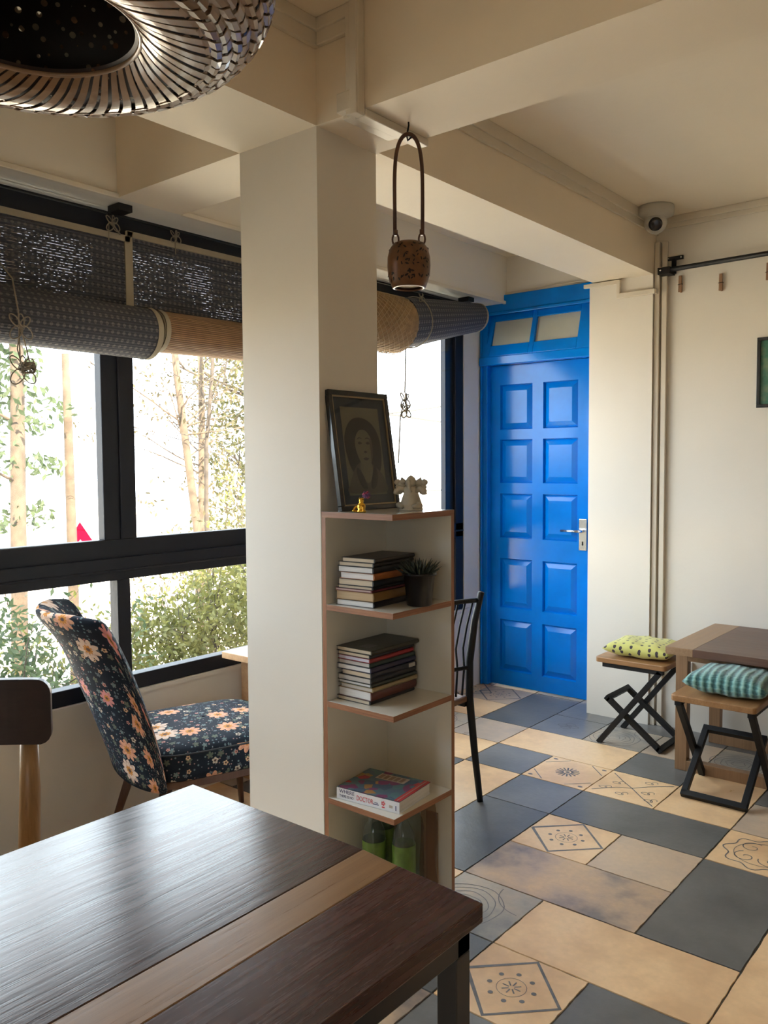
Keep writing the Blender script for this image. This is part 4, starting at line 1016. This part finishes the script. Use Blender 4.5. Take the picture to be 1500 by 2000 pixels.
g.col(g.mix(g.math('MULTIPLY', g.math('LESS_THAN', sl, -.5), .75), g.ramp(nz, [(.3, (.24, .12, .055)), (.7, (.46, .27, .13))]), (.06, .03, .015))); g.b.inputs['Roughness'].default_value = .55; g.bump(sl, .6, .003); M['bamboo'] = g.m
M['cordm'] = plain('beige_cord', (.24, .20, .15), .8)
M['netted'] = plain('tan_netted_bamboo', (.30, .19, .09), .7, var=.3, scale=30, bump=.5)
def roll(mb, y0, y1, c0, c1, r0, r1, n=40, mi=0, turns=1.0):
    # c0,c1: (x,z) centre at either end
    def fn(u, v):
        a = 2*pi*u*turns; r = r0+(r1-r0)*v; cx = c0[0]+(c1[0]-c0[0])*v; cz = c0[1]+(c1[1]-c0[1])*v
        rr = r*(1+.015*sin(3*a+5*v)); return (cx-rr*cos(a), y0+(y1-y0)*v, cz+rr*sin(a))
    mb.grid(fn, n, 30, mi, closeu=True, uvf=lambda u, v: (v*(y1-y0), u*2*pi*(r0+r1)/2))
    for v, c, r in ((0, c0, r0), (1, c1, r1)):
        y = y0 if v == 0 else y1; sp = []
        N_ = 90
        for k in range(N_+1):
            a = k/N_*2*pi*5; q = r*(1-.82*k/N_); sp.append(Vector((c[0]-q*cos(a), y+(.0015 if v else -.0015), c[1]+q*sin(a))))
        mb.add([(c[0], y+(-.004 if v else .004), c[1])]+[(c[0]-.97*r*cos(2*pi*k/n), y, c[1]+.97*r*sin(2*pi*k/n)) for k in range(n)], [(0, k+1, (k+1) % n+1) for k in range(n)], 1)
        mb.tube(sp, .0025, 5, mi=1)
def ring(y, c, r, w, tk=.003):
    m = MB(); m.grid(lambda u, v: (c[0]-(r+tk)*cos(2*pi*u), y+w*(v-.5), c[1]+(r+tk)*sin(2*pi*u)), 40, 3, closeu=True)
    m.tube([(c[0]-(r-.004)*cos(2*pi*k/40), y-w/2 if False else y+w/2, c[1]+(r-.004)*sin(2*pi*k/40)) for k in range(40)], .006, 6, closed=True); return m
def sheet(t, x, y0, y1, z0, z1):
    MB().grid(lambda u, v: (x+.004*sin(7*u+3*v), y0+(y1-y0)*u, z0+(z1-z0)*v), 20, 14, uvf=lambda u, v: (u*(y1-y0), v*(z1-z0))).build('fabric_panel', 'blind_sheet', t)
    mb = MB(); mb.box(x-.004, x+.007, y0, y1, z1-.022, z1+.002); mb.box(x-.004, x+.007, y1-.024, y1+.002, z0, z1); mb.box(x-.004, x+.007, y0-.002, y0+.024, z0, z1); mb.build('edge_binding', 'binding', t)
def bow(mb, c, s, cr=.0022):
    c = Vector(c)
    for k, (ay, az, r) in enumerate(((-.5, .5, .9), (.5, .5, .8), (-.45, -.55, 1.0), (.5, -.6, .9), (-.1, .9, .7))):
        q = Vector((0, ay, az)).normalized(); p = Vector((0, -q.z, q.y))
        mb.tube([c+q*(s*r*(1-cos(a))/2)+p*(s*.28*r*sin(a))+Vector((.004*sin(a)+.003*k, 0, 0)) for a in [2*pi*j/18 for j in range(18)]], cr, 6, closed=True)
    mb.lathe([(.0001, -.010), (.007, -.006), (.009, 0), (.007, .006), (.0001, .010)], c, 10)
t = thing('roller_blind', 'dark grey lattice patterned blind rolled up half way over the left window pane', 'blind', (-2.88, 1.2, ZB-.08)); O = t.location.copy()
def at0(t):  # children built in world coordinates
    for ch in t.children: ch.location = -t.location
sheet(t, -2.948, .32, 1.990, 1.98, 2.362)
mb = MB(); roll(mb, .30, 1.996, (-2.845, 1.972), (-2.845, 1.968), .099, .099); mb.build('roll', ['blind_roll', 'binding'], t)
ring(1.987, (-2.845, 1.968), .099, .022).build('roll_binding', 'binding', t)
mb = MB(); mb.tube([(-2.87, 1.335, 2.36), (-2.83, 1.345, 2.20), (-2.69, 1.372, 2.06), (-2.672, 1.380, 1.95), (-2.672, 1.380, 1.80)], .0026, 6)
bow(mb, (-2.668, 1.383, 1.905), .055); bow(mb, (-2.668, 1.385, 1.765), .062)
mb.tube([(-2.668, 1.383, 1.90), (-2.668, 1.400, 1.84), (-2.668, 1.41, 1.79)], .0022, 6); mb.tube([(-2.668, 1.383, 1.90), (-2.668, 1.37, 1.83), (-2.668, 1.385, 1.77)], .0022, 6)
for k in range(14):
    a = k*2.399; mb.tube([Vector((-2.668, 1.402, 1.772))+Vector((.014*sin(j+k), .024*cos(a+j*.55), .018*sin(a*1.3+j*.5))) for j in range(8)], .0024, 5)
mb.v = [(x*1.024, y*1.024, 1.45+(z-1.45)*1.024) for x, y, z in mb.v]
mb.build('pull_cord', 'cordm', t)
mb = MB(); bow(mb, (-2.925, 1.900, 2.392), .040); mb.tube([(-2.925, 1.885, 2.395), (-2.925, 1.883, 2.325)], .0022, 6); mb.tube([(-2.925, 1.90, 2.395), (-2.925, 1.935, 2.355)], .003, 6); mb.build('tie_cord', 'cordm', t)
at0(t)
t = thing('roller_blind', 'grey lattice blind with its bamboo underside rolled outward next to the near pillar', 'blind', (-2.90, 2.6, ZB-.08))
sheet(t, -2.956, 1.982, 3.18, 1.99, 2.385)
mb = MB(); roll(mb, 2.045, 3.18, (-2.868, 1.988), (-2.868, 1.998), .083, .081); mb.build('roll', ['bamboo', 'binding'], t)
ring(2.052, (-2.868, 1.988), .083, .020).build('roll_binding', 'binding', t)
mb = MB(); bow(mb, (-2.930, 2.200, 2.402), .034); mb.tube([(-2.930, 2.20, 2.40), (-2.930, 2.202, 2.33)], .0022, 6); mb.build('tie_cord', 'cordm', t)
at0(t)
t = thing('roller_blind', 'grey lattice blind rolled to the top of the window beside the blue door', 'blind', (-2.86, 3.9, ZB-.08))
mb = MB(); roll(mb, 3.585, 4.36, (-2.842, 2.205), (-2.842, 2.335), .142, .086); mb.build('roll', ['blind_roll', 'binding'], t)
ring(4.352, (-2.842, 2.335), .086, .016).build('roll_binding', 'binding', t)
mb = MB(); mb.tube([(-2.842-.149*cos(a), 3.70+.01*sin(a*2), 2.224+.139*sin(a)) for a in [2*pi*k/30 for k in range(30)]], .0035, 6, closed=True)
bow(mb, (-2.755, 3.68, 2.345), .03)
mb.tube([(-2.80, 3.60, 2.07), (-2.80, 3.59, 1.83)], .0040, 5); bow(mb, (-2.80, 3.588, 1.79), .055, .0036); bow(mb, (-2.798, 3.592, 1.735), .05, .0036); mb.tube([(-2.80, 3.58, 1.78), (-2.80, 3.55, 1.70), (-2.80, 3.53, 1.45)], .0042, 5); mb.build('pull_cord', 'cordm', t)
at0(t)
t = thing('bamboo_blind', 'tan netted bamboo blind rolled up between the near pillar and the grey far blind', 'blind', (-2.86, 3.4, ZB-.08))
mb = MB(); roll(mb, 3.20, 3.575, (-2.850, 2.190), (-2.842, 2.195), .150, .150); mb.build('roll', ['netted', 'binding'], t)
mb = MB()
for k in range(16):
    for s in (-1, 1): mb.tube([(-2.847-.1535*cos(a), 3.21+.37*((k/16+s*a/(2*pi)*.5) % 1), 2.193+.1535*sin(a)) for a in [2*pi*j/40 for j in range(41)] if abs((((k/16+s*a/(2*pi)*.5) % 1)-.5)) < .47], .0016, 4) if False else None
for k in range(26):
    for s in (-1, 1):
        a0 = 2*pi*k/26; mb.tube([(-2.847-.1535*cos(a0+s*q*2.2), 3.21+.37*q, 2.193+.1535*sin(a0+s*q*2.2)) for q in [j/16 for j in range(17)]], .0016, 4)
mb.build('netting', plain('tan_net', (.42, .30, .17), .7), t)
at0(t)
t = thing('curtain_rail', 'thin black rail running along the window head above the blinds', 'rail', (-2.86, 1.4, 2.41))
mb = MB(); mb.tube([(-2.935, -.24, 2.432), (-2.935, 4.40, 2.432)], .006, 8); mb.build('rail', 'black', t)
for y in (.4, 1.905, 3.70, 4.30):
    mb = MB(); mb.box(-2.915, -2.84, y-.03, y+.03, 2.425, ZB-.001); mb.box(-2.945, -2.905, y-.008, y+.008, 2.425, 2.435); mb.build('bracket', 'black', t)
at0(t)

# ------------------------------------------------------------------ outside
M['light_blocker'] = plain('dark_light_blocker', (.07, .065, .045), .9, var=.3, scale=3)
struct('added_light_blocker', MB().box(-5.6, -5.0, -14, -.2, -1.2, 1.5).box(-5.6, 8, -6.4, -6.0, -1.2, 1.6), 'light_blocker')  # added out of view: dark blocks that cut low light onto the room walls
M['ground'] = plain('pale_sunlit_ground', (.72, .64, .52), .9); M['bark_pale'] = plain('pale_bark', (.060, .042, .028), .9, var=.35, scale=9, bump=.6); M['bark_grey'] = plain('grey_brown_bark', (.035, .027, .021), .9, var=.4, scale=12, bump=.6)
def leafmat(name, a, b, tr=.5):
    g = N(name); oi = g.coord('Object'); nz = g.noise(oi, 3.5, 4, .7); c = g.ramp(nz, [(.35, a), (.62, b)])
    g.col(c); g.b.inputs['Roughness'].default_value = .6
    tl = g.n('ShaderNodeBsdfTranslucent'); g.l(c, tl.inputs[0]); mx = g.n('ShaderNodeMixShader'); mx.inputs[0].default_value = tr; g.l(g.b.outputs[0], mx.inputs[1]); g.l(tl.outputs[0], mx.inputs[2]); g.l(mx.outputs[0], g.out.inputs[0]); return g.m
M['leaf_yellow'] = leafmat('yellow_green_leaves', (.050, .058, .012), (.155, .150, .045)); M['leaf_far'] = leafmat('far_yellow_green_leaves', (.022, .027, .008), (.085, .080, .030)); M['leaf_green'] = leafmat('green_leaves', (.018, .034, .014), (.07, .095, .045)); M['leaf_dry'] = leafmat('dry_tan_leaves', (.035, .029, .013), (.09, .075, .038))
struct('ground', MB().box(-60, 40, -40, 70, -1.4, -1.2), 'ground')
def leaves(mb, c, rad, n, size, rnd, flat=1.):
    for _ in range(n):
        while True:
            p = Vector((rnd.uniform(-1, 1), rnd.uniform(-1, 1), rnd.uniform(-1, 1)))
            if p.length < 1: break
        p = Vector((c[0]+p.x*rad[0], c[1]+p.y*rad[1], c[2]+p.z*rad[2]))
        a = Vector((rnd.gauss(0, 1), rnd.gauss(0, 1), rnd.gauss(0, 1)*flat)).normalized(); b = a.orthogonal().normalized()
        s = size*rnd.uniform(.6, 1.3)
        mb.add([p-a*s, p-b*s*.42, p+a*s, p+b*s*.42], [(0, 1, 2, 3)])
def twig(mb, p, d, ln, r, depth, rnd, ends):
    n = 5; pts = [p]
    for i in range(n):
        d = (d+Vector((rnd.gauss(0, .13), rnd.gauss(0, .13), rnd.gauss(0, .08)))).normalized(); pts.append(pts[-1]+d*ln/n)
    mb.tube(pts, [r*(1-.6*i/n) for i in range(n+1)], 5)
    ends.append(pts[-1])
    if depth > 0:
        for k in range(rnd.choice((2, 3, 3))):
            q = pts[rnd.randint(2, n)]; nd = (d+Vector((rnd.gauss(0, .55), rnd.gauss(0, .55), rnd.gauss(.12, .35)))).normalized(); twig(mb, q, nd, ln*rnd.uniform(.5, .75), r*.45, depth-1, rnd, ends)
def tree(label, trunk, r, clumps, leafm, bark, seed, nleaf=500, size=.06, branches=8, bl=1.2, group=None, depth=2):
    rnd = random.Random(seed); t = thing('tree', label, 'tree', trunk[0], 0, group); c = Vector(trunk[0])
    tr = [Vector(p)-c for p in trunk]; mb = MB(); mb.tube(tr, [r*(1-.35*i/(len(tr)-1)) for i in range(len(tr))], 12)
    mb.build('trunk', bark, t)
    mb = MB(); ends = []
    for k in range(branches):
        q = rnd.uniform(.35, 1)*(len(tr)-1); i = min(int(q), len(tr)-2); p = tr[i].lerp(tr[i+1], q-i)
        twig(mb, p, Vector((rnd.gauss(0, .6), rnd.gauss(0, .8), rnd.uniform(.1, .9))).normalized(), bl*rnd.uniform(.6, 1.2), r*.22, depth, rnd, ends)
    if branches: mb.build('branches', bark, t)
    if clumps or nleaf:
        mb = MB()
        for cc, rad, n in clumps: leaves(mb, Vector(cc)-c, rad, n, size, rnd)
        for e in ends:
            if rnd.random() < .8: leaves(mb, e, (.16, .16, .12), max(1, nleaf//max(1, len(ends))), size, rnd)
        mb.build('foliage', leafm, t, fixn=False)
    return t
tree('pale trunked tree with blue green leaves at the left edge of the window', [(-8, 4.02, -1.25), (-8, 4.06, .8), (-8, 4.10, 2.4), (-8, 4.05, 5.2)], .085,
     [((-8.2, 3.9, 2.55), (.5, .55, .5), 420), ((-8.1, 4.25, 2.0), (.5, .45, .25), 170), ((-8.2, 3.85, 1.6), (.4, .35, .4), 200), ((-8.1, 4.35, 1.45), (.3, .3, .12), 90), ((-8.1, 4.2, .95), (.3, .28, .15), 90), ((-8.1, 3.8, .9), (.3, .3, .15), 80), ((-8.2, 4.15, 3.0), (.5, .4, .3), 260)], 'leaf_green', 'bark_pale', 1, 260, .05, 7, .8)
tree('bare straight pale trunk standing just left of the thick window mullion', [(-8.05, 4.66, -1.25), (-8.05, 4.655, .8), (-8.05, 4.65, 1.9), (-8.05, 4.64, 2.6)], .058, [], 'leaf_dry', 'bark_pale', 2, 0, .05, 0)
tree('slender multi branched tree with sparse dry leaves seen through the right pane', [(-9, 7.06, -1.25), (-9, 7.02, .6), (-9, 6.88, 1.6), (-9.05, 6.78, 2.6), (-9.1, 6.70, 4.0)], .062,
     [((-9.2, 7.3, 2.4), (.4, .5, .6), 200)], 'leaf_dry', 'bark_pale', 7, 500, .035, 14, 1.4)
tree('thin leaning pale sapling crossing in front of the multi branched tree', [(-8.9, 7.16, -1.25), (-8.9, 7.10, .7), (-8.9, 7.12, 1.7), (-8.9, 7.24, 2.7), (-8.9, 7.30, 3.6)], .034, [], 'leaf_dry', 'bark_grey', 17, 260, .03, 12, 1.0)
tree('second slender pale tree forking beside the multi branched one', [(-9.4, 7.35, -1.25), (-9.4, 7.42, .9), (-9.4, 7.45, 2.2), (-9.5, 7.52, 3.8)], .06, [((-9.4, 7.6, 1.2), (.5, .4, .5), 260)], 'leaf_dry', 'bark_pale', 9, 420, .035, 12, 1.2)
tree('leafy yellow green tree partly hidden by the near pillar', [(-10, 9.0, -1.25), (-10, 8.95, 1.0), (-10.1, 8.9, 4.0)], .14,
     [((-10, 8.6, 2.7), (.8, .55, .7), 900), ((-10, 8.65, 1.6), (.8, .50, .7), 900), ((-10, 8.5, .6), (.8, .6, .5), 700)], 'leaf_far', 'bark_grey', 5, 500, .05, 9, 1.2)
tree('dark leafless trunk stub leaning behind the window mullion', [(-7.6, 4.75, 1.95), (-7.6, 4.84, 1.65), (-7.6, 4.92, 1.25), (-7.6, 4.98, -1.25)], .030, [], 'leaf_dry', 'bark_grey', 12, 0, .03, 2, .5, depth=1)
def shrub(label, c, rad, n, mat, seed, size=.045, group='shrubs outside below the window'):
    rnd = random.Random(seed); t = thing('shrub', label, 'shrub', (c[0], c[1], -1.2), 0, group); mb = MB(); rr = Vector((c[0], c[1], -1.2)); ends = []
    for k in range(12):
        twig(mb, Vector((rnd.uniform(-.3, .3)*rad[0], rnd.uniform(-.5, .5)*rad[1], 0)), Vector((rnd.gauss(0, .25), rnd.gauss(0, .3), 1)).normalized(), (c[2]+1.2)*rnd.uniform(.8, 1.15), .014, 2, rnd, ends)
    mb.build('stems', 'bark_grey', t)
    mb = MB(); leaves(mb, Vector(c)-rr, rad, n, size, rnd)
    for e in ends: leaves(mb, e, (.12, .12, .10), 6, size, rnd)
    mb.build('foliage', mat, t, fixn=False)
shrub('dense yellow green shrub right of the thick mullion filling the lower right pane', (-5.6, 4.75, .02), (.55, .62, .62), 5200, 'leaf_yellow', 21, .030)
shrub('loose yellow green shrub just right of the lower mullion', (-5.8, 4.0, -.15), (.5, .45, .50), 2600, 'leaf_yellow', 22, .030)
shrub('thin green shrub at the left edge of the lower pane', (-5.6, 2.70, -.05), (.45, .36, .60), 1500, 'leaf_green', 23, .032)
shrub('low pale green shrub behind the floral chair back', (-5.6, 3.35, -.42), (.4, .38, .28), 700, 'leaf_yellow', 24, .030)
shrub('tall sparse dry shrub behind the dense yellow green one', (-7.0, 6.1, .25), (.7, .9, .55), 1800, 'leaf_dry', 25, .032)
# warning sign
t = thing('warning_sign', 'red bordered triangular warning sign on a pale blue pole outside the window', 'sign', (-8.3, 4.90, -1.2))
M['sign_red'] = plain('sign_red', (.20, .001, .012), .9, spec=.05); M['sign_blue'] = plain('pale_blue_pole', (.09, .16, .20), .5)
mb = MB(); so, si = .30, .20; R_ = Matrix.Rotation(radians(-30), 3, 'Z')
ou = [(0, .36), (.37, -.25), (-.37, -.25)]; inn = [(0, .17), (.21, -.16), (-.21, -.16)]
def sp(p, d): q = R_@Vector((d, p[0], p[1])); return (q.x, q.y, q.z+1.68)
v = [sp(p, .01) for p in ou]+[sp(p, .01) for p in inn]+[sp(p, -.01) for p in ou]+[sp(p, -.01) for p in inn]
mb.add(v, [(i, (i+1) % 3, 3+(i+1) % 3, 3+i) for i in range(3)]+[(6+i, 9+i, 9+(i+1) % 3, 6+(i+1) % 3) for i in range(3)]+[(i, 6+i, 6+(i+1) % 3, (i+1) % 3) for i in range(3)])
mb.build('red_border', 'sign_red', t)
mb = MB(); v = [sp(p, .006) for p in inn]+[sp(p, -.006) for p in inn]; mb.add(v, [(0, 1, 2), (5, 4, 3), (0, 3, 4, 1), (1, 4, 5, 2), (2, 5, 3, 0)]); mb.build('face', 'white_plastic', t)
MB().tube([(-.02, 0, 0), (-.02, 0, 1.62)], .025, 12).build('pole', 'sign_blue', t)
# overhead cables beyond the far pane
M['cable'] = plain('grey_cable', (.03, .03, .03), .6)
for pts, lab in (([(-12, 13.0, 2.42), (-12, 15.2, 2.63), (-12, 17.0, 2.86), (-12, 20.5, 3.40)], 'uppermost overhead cable rising to the right outside the far window'), ([(-12, 13.0, 2.60), (-12, 15.2, 2.55), (-12, 16.0, 2.50), (-12, 20.5, 2.3)], 'overhead cable sloping down behind the cord outside the far window'),
                ([(-12, 13.0, .86), (-12, 15.5, .80), (-12, 17.0, .78), (-12, 20.5, .80)], 'lowest overhead cable level with the figurines outside the far window')):
    o = MB().tube(pts, .028, 6).build('overhead_cable', 'cable'); tag(o, lab, 'cable', 'overhead cables outside')
